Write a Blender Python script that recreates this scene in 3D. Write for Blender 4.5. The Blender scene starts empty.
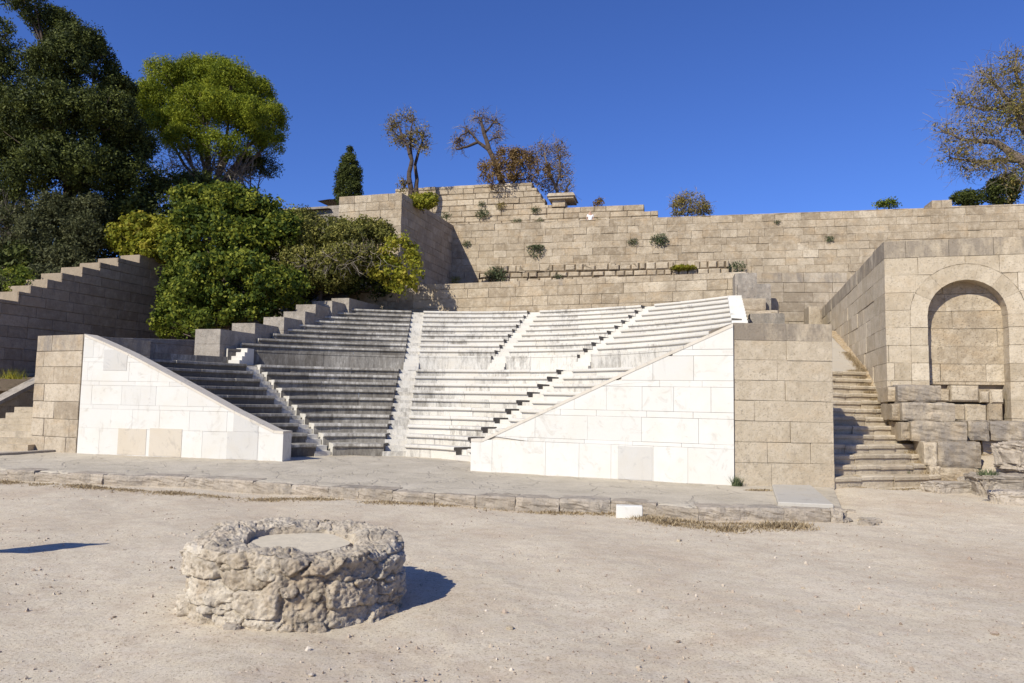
import bpy, bmesh, math, random
import numpy as np
from mathutils import Vector, Matrix, noise as mn
random.seed(7); rng = np.random.default_rng(11)
PI = math.pi
sc = bpy.context.scene; COL = sc.collection
# ------------------------------------------------------------------ camera
F, PITCH, ROLL, EYE = 725.6, .0814, .0178, 2.2
cd = bpy.data.cameras.new('camera'); cam = bpy.data.objects.new('camera', cd); COL.objects.link(cam)
cd.sensor_width = 36; cd.lens = F*36/1024; cd.clip_end = 3000; cd.clip_start = .1
cam.matrix_world = Matrix.Translation((0,0,EYE)) @ Matrix.Rotation(PI/2+PITCH,4,'X') @ Matrix.Rotation(ROLL,4,'Z')
sc.camera = cam
def ray(px,py):
    x, y = px-512, 341.5-py
    cr, sr = math.cos(ROLL), math.sin(ROLL)
    x0, y0 = x*cr-y*sr, x*sr+y*cr
    c, s = math.cos(PITCH), math.sin(PITCH)
    return x0/F, c-y0/F*s, s+y0/F*c
def at_z(px,py,z):
    d = ray(px,py); t = (z-EYE)/d[2]; return Vector((d[0]*t, d[1]*t, z))
def at_y(px,py,Y):
    d = ray(px,py); t = Y/d[1]; return Vector((d[0]*t, Y, EYE+d[2]*t))
class Plane:
    """vertical plane through p (x,y) along the unit direction u; n points toward the viewer side"""
    def __init__(s,p,u):
        s.p = Vector((p[0],p[1])); s.u = Vector((u[0],u[1])).normalized(); s.n = Vector((s.u.y,-s.u.x))
    def sz(s,px,py):
        d = ray(px,py); a = Vector((d[0],d[1]))
        t = s.p.dot(s.n)/a.dot(s.n); q = a*t
        return (q-s.p).dot(s.u), EYE+d[2]*t
    def w(s,a,z,d=0):
        q = s.p+s.u*a+s.n*d; return Vector((q.x,q.y,z))
def ang(deg): return (math.cos(math.radians(deg)), -math.sin(math.radians(deg)))
# ------------------------------------------------------------------ objects
def tag(o,label=None,cat=None,group=None,kind=None):
    if label: o['label'] = label
    if cat: o['category'] = cat
    if group: o['group'] = group
    if kind: o['kind'] = kind
    return o
def thing(name,loc,label,cat,group=None):
    o = bpy.data.objects.new(name,None); COL.objects.link(o); o.location = loc; o.empty_display_size = .2
    return tag(o,label,cat,group)
class MB:
    def __init__(s): s.v=[]; s.f=[]; s.t=[]; s.g=[]; s.sm=False
    def face(s,ids,t=.5,g=0.): s.f.append(ids); s.t.append(t); s.g.append(g)
    def prism(s,front,back,t=.5,g=0.,capb=True):
        n=len(front); b=len(s.v); s.v += [tuple(p) for p in front]+[tuple(p) for p in back]
        s.face(list(range(b,b+n)),t,g)
        if capb: s.face(list(range(b+2*n-1,b+n-1,-1)),t,g)
        for i in range(n):
            j=(i+1)%n; s.face([b+j,b+i,b+n+i,b+n+j],t,g)
    def box(s,c,sx,sy,sz,rz=0,t=.5,g=0.):
        cs,sn=math.cos(rz),math.sin(rz)
        def q(a,b_,z): return (c[0]+a*cs-b_*sn, c[1]+a*sn+b_*cs, z)
        P=[(-sx/2,-sy/2),(sx/2,-sy/2),(sx/2,sy/2),(-sx/2,sy/2)]
        s.prism([q(a,b_,c[2]+sz) for a,b_ in P],[q(a,b_,c[2]) for a,b_ in P],t,g)
    def tube(s,p0,p1,r0,r1,n=5,t=.5,g=0.):
        p0=Vector(p0);p1=Vector(p1); d=(p1-p0)
        if d.length<1e-6: return
        d.normalize(); a=d.orthogonal().normalized(); c=d.cross(a)
        b=len(s.v)
        for p,r in ((p0,r0),(p1,r1)):
            for i in range(n):
                th=2*PI*i/n; s.v.append(tuple(p+a*(r*math.cos(th))+c*(r*math.sin(th))))
        for i in range(n):
            j=(i+1)%n; s.face([b+i,b+j,b+n+j,b+n+i],t,g)
        s.face(list(range(b+n,b+2*n)),t,g)
    def build(s,name,mat,parent=None,recalc=True,smooth=False):
        return mesh_obj(name,s.v,s.f,mat,parent,s.t,s.g,recalc,smooth)
def finish(me,name,mat,parent,origin=None):
    o = bpy.data.objects.new(name,me); COL.objects.link(o)
    me.materials.append(mat)
    if parent is not None:
        o.parent = parent
        L = parent.location.copy(); pp = parent.parent
        while pp: L += pp.location; pp = pp.parent
    else:
        L = origin
        if L is None:
            n=len(me.vertices); a=np.empty(n*3,np.float32); me.vertices.foreach_get('co',a); a=a.reshape(-1,3)
            L = Vector(((a[:,0].min()+a[:,0].max())/2,(a[:,1].min()+a[:,1].max())/2,a[:,2].min()))
            L = Vector([float(q) for q in L])
        o.location = L
    me.transform(Matrix.Translation(-L))
    return o
def mesh_obj(name,v,f,mat,parent=None,t=None,g=None,recalc=True,smooth=False,origin=None):
    me = bpy.data.meshes.new(name); me.from_pydata(v,[],f)
    if recalc:
        bm=bmesh.new(); bm.from_mesh(me); bmesh.ops.recalc_face_normals(bm,faces=bm.faces); bm.to_mesh(me); bm.free()
    if t is not None and len(t)==len(me.polygons):
        a=me.attributes.new('tint','FLOAT','FACE'); a.data.foreach_set('value',t)
        a=me.attributes.new('grey','FLOAT','FACE'); a.data.foreach_set('value',g)
    if smooth: me.polygons.foreach_set('use_smooth',[True]*len(me.polygons))
    me.update()
    return finish(me,name,mat,parent,origin)
def quads_obj(name,V,mat,parent=None,t=None,tris=False,origin=None):
    """V (n,k,3) array of separate faces"""
    k=V.shape[1]; n=V.shape[0]
    me=bpy.data.meshes.new(name); me.vertices.add(n*k); me.loops.add(n*k); me.polygons.add(n)
    me.vertices.foreach_set('co',V.astype(np.float32).ravel())
    me.loops.foreach_set('vertex_index',np.arange(n*k,dtype=np.int32))
    me.polygons.foreach_set('loop_start',np.arange(0,n*k,k,dtype=np.int32))
    me.update(calc_edges=True)
    if t is not None:
        a=me.attributes.new('tint','FLOAT','FACE'); a.data.foreach_set('value',t.astype(np.float32))
    me.validate()
    return finish(me,name,mat,parent,origin)
# ------------------------------------------------------------------ materials
class NT:
    def __init__(s,name):
        s.m=bpy.data.materials.new(name); s.m.use_nodes=True; s.t=s.m.node_tree; s.n=s.t.nodes; s.l=s.t.links
        s.b=s.n['Principled BSDF']; s.b.inputs['Roughness'].default_value=.9; s.b.inputs['Specular IOR Level'].default_value=.25
        s.co=s.n.new('ShaderNodeTexCoord').outputs['Object']
    def noise(s,scale,detail=4,rough=.55,co=None,sc=None,dist=0):
        co = co or s.co
        if sc: 
            mp=s.n.new('ShaderNodeMapping'); mp.inputs['Scale'].default_value=sc; s.l.new(co,mp.inputs['Vector']); co=mp.outputs[0]
        x=s.n.new('ShaderNodeTexNoise'); x.inputs['Scale'].default_value=scale; x.inputs['Detail'].default_value=detail; x.inputs['Roughness'].default_value=rough
        x.inputs['Distortion'].default_value=dist
        s.l.new(co,x.inputs['Vector']); return x.outputs['Fac']
    def voro(s,scale,feature='F1',co=None):
        x=s.n.new('ShaderNodeTexVoronoi'); x.feature=feature; x.inputs['Scale'].default_value=scale; s.l.new(co or s.co,x.inputs['Vector']); return x.outputs['Distance']
    def attr(s,name):
        x=s.n.new('ShaderNodeAttribute'); x.attribute_name=name; return x.outputs['Fac']
    def ramp(s,fac,stops):
        x=s.n.new('ShaderNodeValToRGB'); s.l.new(fac,x.inputs[0]); e=x.color_ramp.elements
        while len(e)<len(stops): e.new(.5)
        for i,(p,c) in enumerate(stops):
            e[i].position=p; e[i].color=(c if isinstance(c,tuple) else (c,c,c))+(1,)
        return x.outputs['Color']
    def mix(s,fac,a,b,mode='MIX'):
        x=s.n.new('ShaderNodeMix'); x.data_type='RGBA'; x.blend_type=mode; x.clamp_factor=True
        for sock,v in ((x.inputs['Factor'],fac),(x.inputs['A'],a),(x.inputs['B'],b)):
            if isinstance(v,(int,float)): sock.default_value=v
            elif isinstance(v,tuple): sock.default_value=v+(1,)
            else: s.l.new(v,sock)
        return x.outputs['Result']
    def math(s,op,a,b=0.):
        x=s.n.new('ShaderNodeMath'); x.operation=op; x.use_clamp=False
        for i,v in enumerate((a,b)):
            if isinstance(v,(int,float)): x.inputs[i].default_value=v
            else: s.l.new(v,x.inputs[i])
        return x.outputs[0]
    def bump(s,h,strength=.5,dist=.02,prev=None):
        x=s.n.new('ShaderNodeBump'); x.inputs['Strength'].default_value=strength; x.inputs['Distance'].default_value=dist
        s.l.new(h,x.inputs['Height'])
        if prev: s.l.new(prev,x.inputs['Normal'])
        return x.outputs[0]
    def out(s,col,nrm=None):
        s.l.new(col,s.b.inputs['Base Color'])
        if nrm: s.l.new(nrm,s.b.inputs['Normal'])
        return s.m
def stone_mat(name,dark,mid,light,greyc,patch=.35,speck=.5,ochre=None,bumpd=.02,stain=(.62,.78)):
    n=NT(name)
    t=n.attr('tint'); base=n.ramp(t,[(0,dark),(.5,mid),(1,light)])
    big=n.noise(.55,5,.6); base=n.mix(n.ramp(big,[(.42,0.),(.62,patch)]),base,dark); b2=n.noise(1.9,7,.7,sc=(1.2,1.2,.45)); base=n.mix(n.ramp(b2,[(.52,0.),(.70,.30)]),base,tuple(c*.72 for c in dark))
    med=n.noise(3.2,6,.65); base=n.mix(n.ramp(med,[(.45,.0),(.7,.6)]),base,light); m2=n.noise(6.5,6,.7); base=n.mix(n.ramp(m2,[(.34,.55),(.5,0.)]),base,dark)
    if ochre:
        base=n.mix(n.ramp(n.noise(1.1,4,.6,sc=(1,1,1.7)),[(.52,0.),(.72,.45)]),base,ochre)
    # grey lichen on weathered courses, streaking down
    st=n.noise(1.6,7,.72,sc=(1.6,1.6,.55)); gm=n.math('ADD',n.attr('grey'),n.math('MULTIPLY',n.math('SUBTRACT',st,.5),3.0))
    base=n.mix(n.ramp(gm,[(.3,0.),(.95,.85)]),base,greyc)
    sp=n.noise(22,5,.7); base=n.mix(n.ramp(sp,[(.3,speck),(.45,0.)]),base,tuple(c*.45 for c in dark))
    fine=n.noise(60,3,.6); base=n.mix(n.ramp(fine,[(.25,.22),(.6,0.)]),base,tuple(c*.6 for c in dark))
    h=n.math('ADD',n.math('MULTIPLY',n.noise(7,9,.75),1.6),n.math('MULTIPLY',n.ramp(sp,[(.28,0.),(.42,1.)]),.5))
    return n.out(base,n.bump(h,.7,bumpd))
def W(*c): return tuple(c)
M={}
M['poros']=stone_mat('poros_limestone',W(.27,.215,.15),W(.41,.335,.24),W(.53,.45,.34),W(.215,.19,.165),patch=.6,ochre=W(.46,.33,.19),bumpd=.035)
M['poros_pale']=stone_mat('pale_restored_limestone',W(.38,.31,.215),W(.50,.42,.305),W(.60,.515,.39),W(.215,.18,.14),patch=.5,speck=.5,ochre=W(.50,.385,.25),bumpd=.03)
M['poros_warm']=stone_mat('warm_terrace_limestone',W(.27,.21,.14),W(.45,.365,.255),W(.60,.51,.38),W(.25,.215,.175),patch=.75,speck=.6,ochre=W(.50,.36,.21),bumpd=.05)
M['poros_grey']=stone_mat('grey_weathered_limestone',W(.24,.205,.165),W(.34,.295,.24),W(.46,.41,.34),W(.18,.165,.142),patch=.55,speck=.7,bumpd=.035)
M['poros_brown']=stone_mat('brown_limestone',W(.25,.19,.13),W(.37,.29,.205),W(.48,.385,.28),W(.20,.165,.13),patch=.6,speck=.6,ochre=W(.34,.24,.15),bumpd=.035)  # slightly darker, browner limestone for the far left wall
M['mortar']=stone_mat('joint_filler',W(.26,.21,.15),W(.32,.26,.185),W(.37,.30,.22),W(.2,.18,.15))
M['rock']=stone_mat('eroded_bedrock',W(.27,.225,.17),W(.40,.335,.26),W(.52,.45,.36),W(.235,.21,.18),patch=.5,speck=.5,bumpd=.04)
def marble(name,base,stainc,amount,seat=False):
    n=NT(name); n.b.inputs['Roughness'].default_value=.7
    t=n.attr('tint'); c=n.ramp(t,[(0,tuple(q*.86 for q in base)),(.5,base),(1,tuple(min(.86,q*1.06) for q in base))])
    c=n.mix(n.ramp(n.noise(1.3,5,.6),[(.45,0.),(.75,.4)]),c,(base[0]*.93,base[1]*.86,base[2]*.74))
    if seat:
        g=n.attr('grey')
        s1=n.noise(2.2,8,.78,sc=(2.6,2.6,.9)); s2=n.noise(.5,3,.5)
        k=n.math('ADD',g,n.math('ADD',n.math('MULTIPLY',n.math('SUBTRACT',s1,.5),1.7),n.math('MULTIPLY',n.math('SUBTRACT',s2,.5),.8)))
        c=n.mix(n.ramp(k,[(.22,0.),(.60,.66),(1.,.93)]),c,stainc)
        streak=n.noise(9,5,.75,sc=(1.3,1.3,.12)); 
        c=n.mix(n.math('MULTIPLY',n.ramp(streak,[(.54,0.),(.70,.7)]),n.ramp(g,[(.05,0.),(.45,1.)])),c,tuple(q*.7 for q in stainc))
        sp=n.noise(34,4,.7); c=n.mix(n.ramp(sp,[(.30,.5),(.42,0.)]),c,stainc)
    else:
        v=n.noise(2.0,9,.7,dist=1.2); c=n.mix(n.ramp(v,[(.30,amount),(.45,0.)]),c,stainc)
        st=n.noise(3.2,6,.7,sc=(1.6,1.6,.22)); c=n.mix(n.ramp(st,[(.60,0.),(.75,amount*.55)]),c,tuple(q*.8 for q in stainc))
        c=n.mix(n.ramp(n.noise(45,4,.7),[(.28,.3),(.4,0.)]),c,stainc)
    return n.out(c,n.bump(n.noise(28,6,.7),.35,.008))
M['marble']=marble('white_marble',(.60,.58,.53),(.42,.385,.325),.7)
M['marble_grey']=marble('veined_grey_marble',(.50,.48,.44),(.33,.32,.30),.8)
M['marble_tan']=marble('weathered_tan_marble',(.52,.46,.37),(.34,.30,.25),.9)
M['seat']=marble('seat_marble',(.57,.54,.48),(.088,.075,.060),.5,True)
M['marble_coping']=marble('aged_coping',(.55,.50,.42),(.30,.27,.22),.7)
M['coping']=marble('coping_marble',(.44,.38,.30),(.25,.22,.18),.7)
def platform_mat():
    n=NT('worn_paving'); 
    c=n.ramp(n.noise(.9,8,.65),[(.3,W(.42,.365,.275)),(.55,W(.52,.455,.35)),(.75,W(.585,.52,.41))])
    c=n.mix(n.ramp(n.noise(7,8,.75,sc=(1,2.2,1)),[(.46,0.),(.68,.4)]),c,W(.32,.29,.245))
    cr=n.n.new('ShaderNodeTexVoronoi'); cr.feature='DISTANCE_TO_EDGE'; cr.inputs['Scale'].default_value=.75
    wv=n.n.new('ShaderNodeVectorMath'); wv.operation='ADD'
    nn=n.n.new('ShaderNodeTexNoise'); nn.inputs['Scale'].default_value=1.7; nn.inputs['Detail'].default_value=6; n.l.new(n.co,nn.inputs['Vector'])
    n.l.new(n.co,wv.inputs[0]); n.l.new(nn.outputs['Color'],wv.inputs[1]); n.l.new(wv.outputs[0],cr.inputs['Vector'])
    crack=n.ramp(cr.outputs['Distance'],[(0.0,1.),(.022,0.)])
    c=n.mix(n.math('MULTIPLY',crack,.35),c,W(.22,.18,.14))
    c=n.mix(n.ramp(n.noise(30,5,.75),[(.3,.45),(.45,0.)]),c,W(.16,.14,.12))
    b=n.bump(n.math('SUBTRACT',n.noise(12,9,.75),n.math('MULTIPLY',crack,.6)),1.,.03)
    return n.out(c,b)
M['platform']=platform_mat()
def ground_mat():
    n=NT('sandy_ground')
    c=n.ramp(n.noise(.35,6,.6),[(.3,W(.48,.385,.275)),(.5,W(.57,.492,.365)),(.7,W(.63,.55,.42))])
    c=n.mix(n.ramp(n.noise(2.6,9,.78),[(.47,0.),(.66,.6)]),c,W(.42,.325,.235))
    c=n.mix(n.ramp(n.noise(4.5,6,.7,sc=(1,1.6,1)),[(.45,0.),(.8,.55)]),c,W(.60,.53,.45))
    c=n.mix(n.ramp(n.noise(17,6,.8),[(.36,.5),(.47,0.)]),c,W(.36,.275,.19)); c=n.mix(n.ramp(n.noise(40,5,.8),[(.36,.95),(.47,0.)]),c,W(.24,.18,.12))
    v=n.voro(75); c=n.mix(n.ramp(v,[(.05,.8),(.2,0.)]),c,W(.66,.60,.52))
    v2=n.voro(38,co=None); c=n.mix(n.ramp(v2,[(.03,.8),(.10,0.)]),c,W(.24,.19,.15))
    h=n.math('ADD',n.math('MULTIPLY',n.noise(36,6,.75),1.),n.math('MULTIPLY',n.ramp(v,[(.05,1.),(.3,0.)]),.5))
    b=n.bump(h,.8,.009); b=n.bump(n.noise(3,4,.5),.5,.04,b)
    return n.out(c,b)
M['ground']=ground_mat()
def hill_mat():
    n=NT('dry_hill_soil'); c=n.ramp(n.noise(1.3,6,.65),[(.3,W(.10,.075,.045)),(.55,W(.17,.125,.08)),(.75,W(.07,.07,.03))])
    return n.out(c,n.bump(n.noise(6,6,.7),1.,.1))
M['hill']=hill_mat()
def dsoil():
    n=NT('dry_grassy_soil'); c=n.ramp(n.noise(9,6,.7),[(.35,W(.26,.18,.10)),(.5,W(.40,.30,.18)),(.66,W(.47,.39,.28))]); return n.out(c,n.bump(n.noise(20,6,.7),1.,.04))
M['drysoil']=dsoil()
def leaf_mat(name,dark,mid,light,trans=.35,rough=.6):
    n=NT(name); n.b.inputs['Roughness'].default_value=rough; n.b.inputs['Specular IOR Level'].default_value=.12
    c=n.ramp(n.attr('tint'),[(0,dark),(.5,mid),(1,light)])
    n.l.new(c,n.b.inputs['Base Color'])
    tr=n.n.new('ShaderNodeBsdfTranslucent'); n.l.new(c,tr.inputs['Color'])
    mx=n.n.new('ShaderNodeMixShader'); mx.inputs[0].default_value=trans
    n.l.new(n.b.outputs[0],mx.inputs[1]); n.l.new(tr.outputs[0],mx.inputs[2])
    n.l.new(mx.outputs[0],n.n['Material Output'].inputs[0]); return n.m
M['cypress']=leaf_mat('cypress_foliage',W(.018,.026,.008),W(.05,.062,.014),W(.125,.14,.03),.15)
M['pine']=leaf_mat('pine_needles',W(.07,.10,.010),W(.19,.225,.018),W(.33,.345,.03),.3)
M['fig']=leaf_mat('bright_leaves',W(.035,.06,.012),W(.115,.15,.02),W(.29,.30,.04),.35)
M['figyellow']=leaf_mat('yellowing_leaves',W(.12,.15,.018),W(.28,.28,.03),W(.44,.36,.055),.4)
M['olive']=leaf_mat('olive_leaves',W(.075,.08,.022),W(.18,.18,.04),W(.31,.28,.075),.35)
M['greyleaf']=leaf_mat('grey_green_leaves',W(.035,.04,.018),W(.085,.09,.036),W(.155,.155,.07),.25)
M['brownleaf']=leaf_mat('dry_brown_leaves',W(.08,.05,.02),W(.21,.135,.055),W(.34,.23,.09),.3)
M['oliveb']=leaf_mat('olive_brown_leaves',W(.09,.08,.025),W(.24,.195,.06),W(.36,.27,.09),.3)
M['twig']=leaf_mat('bare_twigs',W(.10,.08,.058),W(.20,.165,.125),W(.33,.28,.22),.05)
M['grass']=leaf_mat('dry_grass',W(.27,.20,.11),W(.42,.32,.19),W(.55,.45,.29),.35)
M['weed']=leaf_mat('wall_weed_leaves',W(.045,.065,.03),W(.10,.125,.06),W(.19,.21,.11),.3)
M['straw']=leaf_mat('straw_stems',W(.17,.12,.07),W(.29,.21,.12),W(.40,.31,.2),.2)
def simple(name,col,rough=.8,bs=0):
    n=NT(name); n.b.inputs['Roughness'].default_value=rough
    c=n.mix(n.ramp(n.noise(8,5,.6),[(.3,0.),(.7,.5)]),col,tuple(q*.75 for q in col))
    return n.out(c,n.bump(n.noise(25,4,.6),bs,.01) if bs else None)
M['bark']=simple('grey_bark',(.15,.115,.09),.9,.8)
M['barkdark']=simple('dark_bark',(.07,.05,.038),.9,.8)
M['skin']=simple('skin',(.48,.29,.20),.6)
M['shirt']=simple('white_cotton',(.78,.77,.76),.8)
M['trouser']=simple('dark_blue_cloth',(.05,.07,.12),.8)
M['hair']=simple('dark_hair',(.03,.02,.015),.6)
M['metal']=simple('painted_steel',(.12,.11,.10),.5)
M['panel']=simple('sign_face',(.55,.5,.42),.6)
# ------------------------------------------------------------------ masonry
def interp(pts,s):
    if s<=pts[0][0]: return pts[0][1]
    for (a,za),(b,zb) in zip(pts,pts[1:]):
        if s<=b: return za+(zb-za)*(s-a)/max(1e-9,b-a)
    return pts[-1][1]
def clip_rect(s0,s1,z0,z1,top,bot):
    """pieces of the rectangle between bot(s) and top(s) (piecewise linear point lists)"""
    ss={s0,s1}
    for L in (top,bot):
        for (a,za),(b,zb) in zip(L,L[1:]):
            if s0<a<s1: ss.add(a)
            if s0<b<s1: ss.add(b)
            for z in (z0,z1):
                if (za-z)*(zb-z)<0:
                    q=a+(b-a)*(z-za)/(zb-za)
                    if s0<q<s1: ss.add(q)
    ss=sorted(ss); out=[]; run=[]
    for i in range(len(ss)-1):
        a,b=ss[i],ss[i+1]
        if b-a<1e-6: continue
        e=min(1e-4,(b-a)*.25)
        ta,tb=min(z1,interp(top,a+e)),min(z1,interp(top,b-e)); ba,bb=max(z0,interp(bot,a+e)),max(z0,interp(bot,b-e))
        if (ta-ba)+(tb-bb)>.01: run.append((a,b,ta,tb,ba,bb))
        else:
            if run: out.append(run); run=[]
    if run: out.append(run)
    res=[]
    for r in out:
        up=[];lo=[]
        for a,b,ta,tb,ba,bb in r:
            for L,p,q in ((up,(a,ta),(b,tb)),(lo,(a,ba),(b,bb))):
                for w in (p,q):
                    if not L or abs(L[-1][0]-w[0])>1e-4 or abs(L[-1][1]-w[1])>1e-3: L.append(w)
        poly=lo+up[::-1]
        cl=[]
        for w in poly:
            if not cl or abs(cl[-1][0]-w[0])+abs(cl[-1][1]-w[1])>1e-3: cl.append(w)
        # drop collinear
        k=[]
        m=len(cl)
        for i in range(m):
            A,B,C_=cl[i-1],cl[i],cl[(i+1)%m]
            if abs((B[0]-A[0])*(C_[1]-A[1])-(B[1]-A[1])*(C_[0]-A[0]))>1e-5: k.append(B)
        if len(k)>=3 and (max(w[0] for w in k)-min(w[0] for w in k))>.03: res.append(k)
    return res
def area(poly): return .5*sum(a[0]*b[1]-b[0]*a[1] for a,b in zip(poly,poly[1:]+poly[:1]))
def inset(poly,d):
    if area(poly)<0: poly=poly[::-1]
    n=len(poly); out=[]
    for i in range(n):
        a=Vector(poly[i-1]);b=Vector(poly[i]);c=Vector(poly[(i+1)%n])
        e1=(b-a).normalized();e2=(c-b).normalized()
        n1=Vector((-e1.y,e1.x));n2=Vector((-e2.y,e2.x)); m=(n1+n2)
        k=m.length_squared
        if k<.05: out.append(tuple(b)); continue
        out.append(tuple(b+m*(2*d/k)))
    return out,poly
def wall_blocks(mb,pl,top,bot,thick,ch,bl,gap=.012,bev=.014,rough=.012,grey=0.,greytop=0.,chs=None,seed=1,back=True,zstart=None,jit=.02):
    R=random.Random(seed)
    s0,s1=top[0][0],top[-1][0]
    zb=min(p[1] for p in bot) if zstart is None else zstart; zt=max(p[1] for p in top)
    z=zb; i=0
    while z<zt-.01:
        h=(chs[i%len(chs)] if chs else ch*R.uniform(.94,1.06)); z1=z+h
        if zt-z1<ch*.35 and not chs: z1=zt
        s=s0-R.uniform(0,bl*.8)
        while s<s1:
            L=bl*R.uniform(.65,1.4); e=s+L
            if s1-e<bl*.3: e=s1
            a=max(s,s0); b=min(e,s1)
            if b-a>.05:
                for poly in clip_rect(a,b,z,z1,top,bot):
                    # weathered by height under the local top
                    cx=sum(p[0] for p in poly)/len(poly); cz=sum(p[1] for p in poly)/len(poly)
                    tp=interp(top,cx); g=grey+(greytop if tp-cz<ch*1.05 else 0)+R.uniform(-.12,.12)
                    t=min(1,max(0,R.gauss(.5,.24 if bev>.005 else .10)))
                    d=R.uniform(-rough,rough)
                    try:
                        pi,po=inset(poly,gap*R.uniform(.15,.95)); 
                        if area(pi)<.0006: continue
                        pf,_=inset(pi,bev)
                        if area(pf)<.25*area(pi): pf=pi
                    except Exception: continue
                    n=len(pi); b0=len(mb.v)
                    jj=[(R.uniform(-jit,jit)*.6,R.uniform(-jit,jit)*.6) for _ in pf]
                    mb.v+=[tuple(pl.w(p[0]+j_[0],p[1]+j_[1],d)) for p,j_ in zip(pf,jj)]
                    mb.v+=[tuple(pl.w(p[0],p[1],d-bev)) for p in pi]
                    mb.v+=[tuple(pl.w(p[0],p[1],-thick-d)) for p in pi]
                    mb.face(list(range(b0,b0+n)),t,g); mb.face(list(range(b0+3*n-1,b0+2*n-1,-1)),t,g)
                    for q in range(n):
                        w=(q+1)%n
                        mb.face([b0+w,b0+q,b0+n+q,b0+n+w],t,g); mb.face([b0+n+w,b0+n+q,b0+2*n+q,b0+2*n+w],t,g)
            s=e
        z=z1; i+=1
def wall_core(mb,pl,top,bot,thick,inn=.035,t=.3):
    ss=sorted({p[0] for p in top}|{min(max(p[0],top[0][0]),top[-1][0]) for p in bot})
    for a,b in zip(ss,ss[1:]):
        if b-a<.02: continue
        e=min(1e-3,(b-a)*.2)
        ta,tb=interp(top,a+e)-.03,interp(top,b-e)-.03; ba,bb=interp(bot,a+e),interp(bot,b-e)
        if ta<=ba+.01 and tb<=bb+.01: continue
        ta=max(ta,ba+.005); tb=max(tb,bb+.005)
        P=[(a,ba),(b,bb),(b,tb),(a,ta)]
        mb.prism([pl.w(x,z,-inn) for x,z in P],[pl.w(x,z,-thick+inn) for x,z in P],t,0)
def masonry(name,pl,top,bot,thick,ch,bl,mat,parent=None,core='mortar',**k):
    if isinstance(bot,(int,float)): bot=[(top[0][0],bot),(top[-1][0],bot)]
    mb=MB(); wall_blocks(mb,pl,top,bot,thick,ch,bl,**k)
    o=mb.build(name,M[mat],parent)
    cb=MB(); tt=[(s,z) for s,z in top]; 
    tt[0]=(tt[0][0]+.03,tt[0][1]); tt[-1]=(tt[-1][0]-.03,tt[-1][1])
    wall_core(cb,pl,tt,bot,thick,inn=.035+k.get('rough',.012))
    return o,cb
def mason_thing(name,pl,top,bot,thick,ch,bl,mat,label,cat,group=None,corem='mortar',**k):
    c=pl.w((top[0][0]+top[-1][0])/2,bot if isinstance(bot,(int,float)) else min(p[1] for p in bot),-thick/2)
    th=thing(name,c,label,cat,group)
    o,cb=masonry('masonry',pl,top,bot,thick,ch,bl,mat,th,**k)
    cb.build('joint_filling',M[corem],th,recalc=False)
    return th
# ------------------------------------------------------------------ noise displaced grid / rocks
def fbm(p,o=5,H=.6): return mn.fractal(Vector(p),H,2.1,o)
def rock(name,c,size,label=None,cat=None,group=None,rz=0,seed=0,mat='rock',sub=4,flat=.5,rough=.28,parent=None,strata=0.):
    bm=bmesh.new(); bmesh.ops.create_icosphere(bm,subdivisions=sub,radius=1)
    off=Vector((seed*13.7,seed*5.1,seed*3.3))
    for v in bm.verts:
        p=v.co.copy()
        # squared-off blob
        q=Vector([math.copysign(abs(a)**flat,a) for a in p]); q*= (.78)
        d=1+rough*fbm(p*1.3+off)+rough*.45*fbm(p*4.2+off)
        q*=d
        if strata: q.x*=1+strata*math.sin(q.z*16+off.x+2*fbm(p+off)); q.y*=1+strata*math.sin(q.z*16+off.x+2*fbm(p+off))
        v.co=Vector((q.x*size[0],q.y*size[1],q.z*size[2]))
    bmesh.ops.rotate(bm,cent=(0,0,0),matrix=Matrix.Rotation(rz,3,'Z'),verts=bm.verts)
    for v in bm.verts: v.co+=Vector(c)
    me=bpy.data.meshes.new(name); bm.to_mesh(me); bm.free()
    a=me.attributes.new('tint','FLOAT','FACE'); a.data.foreach_set('value',[.5+.35*math.sin(seed*2.3)]*len(me.polygons))
    a=me.attributes.new('grey','FLOAT','FACE'); a.data.foreach_set('value',[.3]*len(me.polygons))
    o=finish(me,name,M[mat],parent)
    return tag(o,label,cat,group)
# ================================================================== GROUND
S=.25   # platform level
def sstep(a,b,x): t=np.clip((x-a)/(b-a),0,1); return t*t*(3-2*t)
def gz(x,y):
    x=np.asarray(x,float); y=np.asarray(y,float)
    r=sstep(12.5,17.5,y)*sstep(5.8,8.5,x)*.21
    r=r+sstep(11.2,12.8,x-.06*(y-18))*sstep(16.6,17.8,y)*.72      # sandy shelf before the arched wall
    r=r+.020*np.sin(x*.9+1)*np.sin(y*.7)+.012*np.sin(x*2.3+y*1.1)
    return r
def grow(a,b,step,far,fac=1.25):
    L=list(np.arange(a,b,step)); q=step*2; x=a; lo=[]
    while x>-far: x-=q; lo.append(x); q*=fac
    x=L[-1]; q=step*2; hi=[]
    while x<far: x+=q; hi.append(x); q*=fac
    return np.array(lo[::-1]+L+hi)
xs=grow(-14,18,.085,900); ys=grow(3.5,19.5,.085,900)
X,Y=np.meshgrid(xs,ys); Z=gz(X,Y)
small=np.array([[0.]]); 
hf=np.zeros_like(X)
for sc_,am in ((1.7,.010),(4.1,.006),(9.3,.004)):
    a1,a2,a3=rng.uniform(0,6,3)
    hf+=am*(np.sin(X*sc_+a1+1.3*np.sin(Y*sc_*.7+a2))*np.sin(Y*sc_*1.1+a3+1.1*np.sin(X*sc_*.6)))
hf+=rng.normal(0,.0022,X.shape)
near=(np.abs(X)<20)&(Y>2)&(Y<20); Z=Z+np.where(near,hf,-.02)
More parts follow.
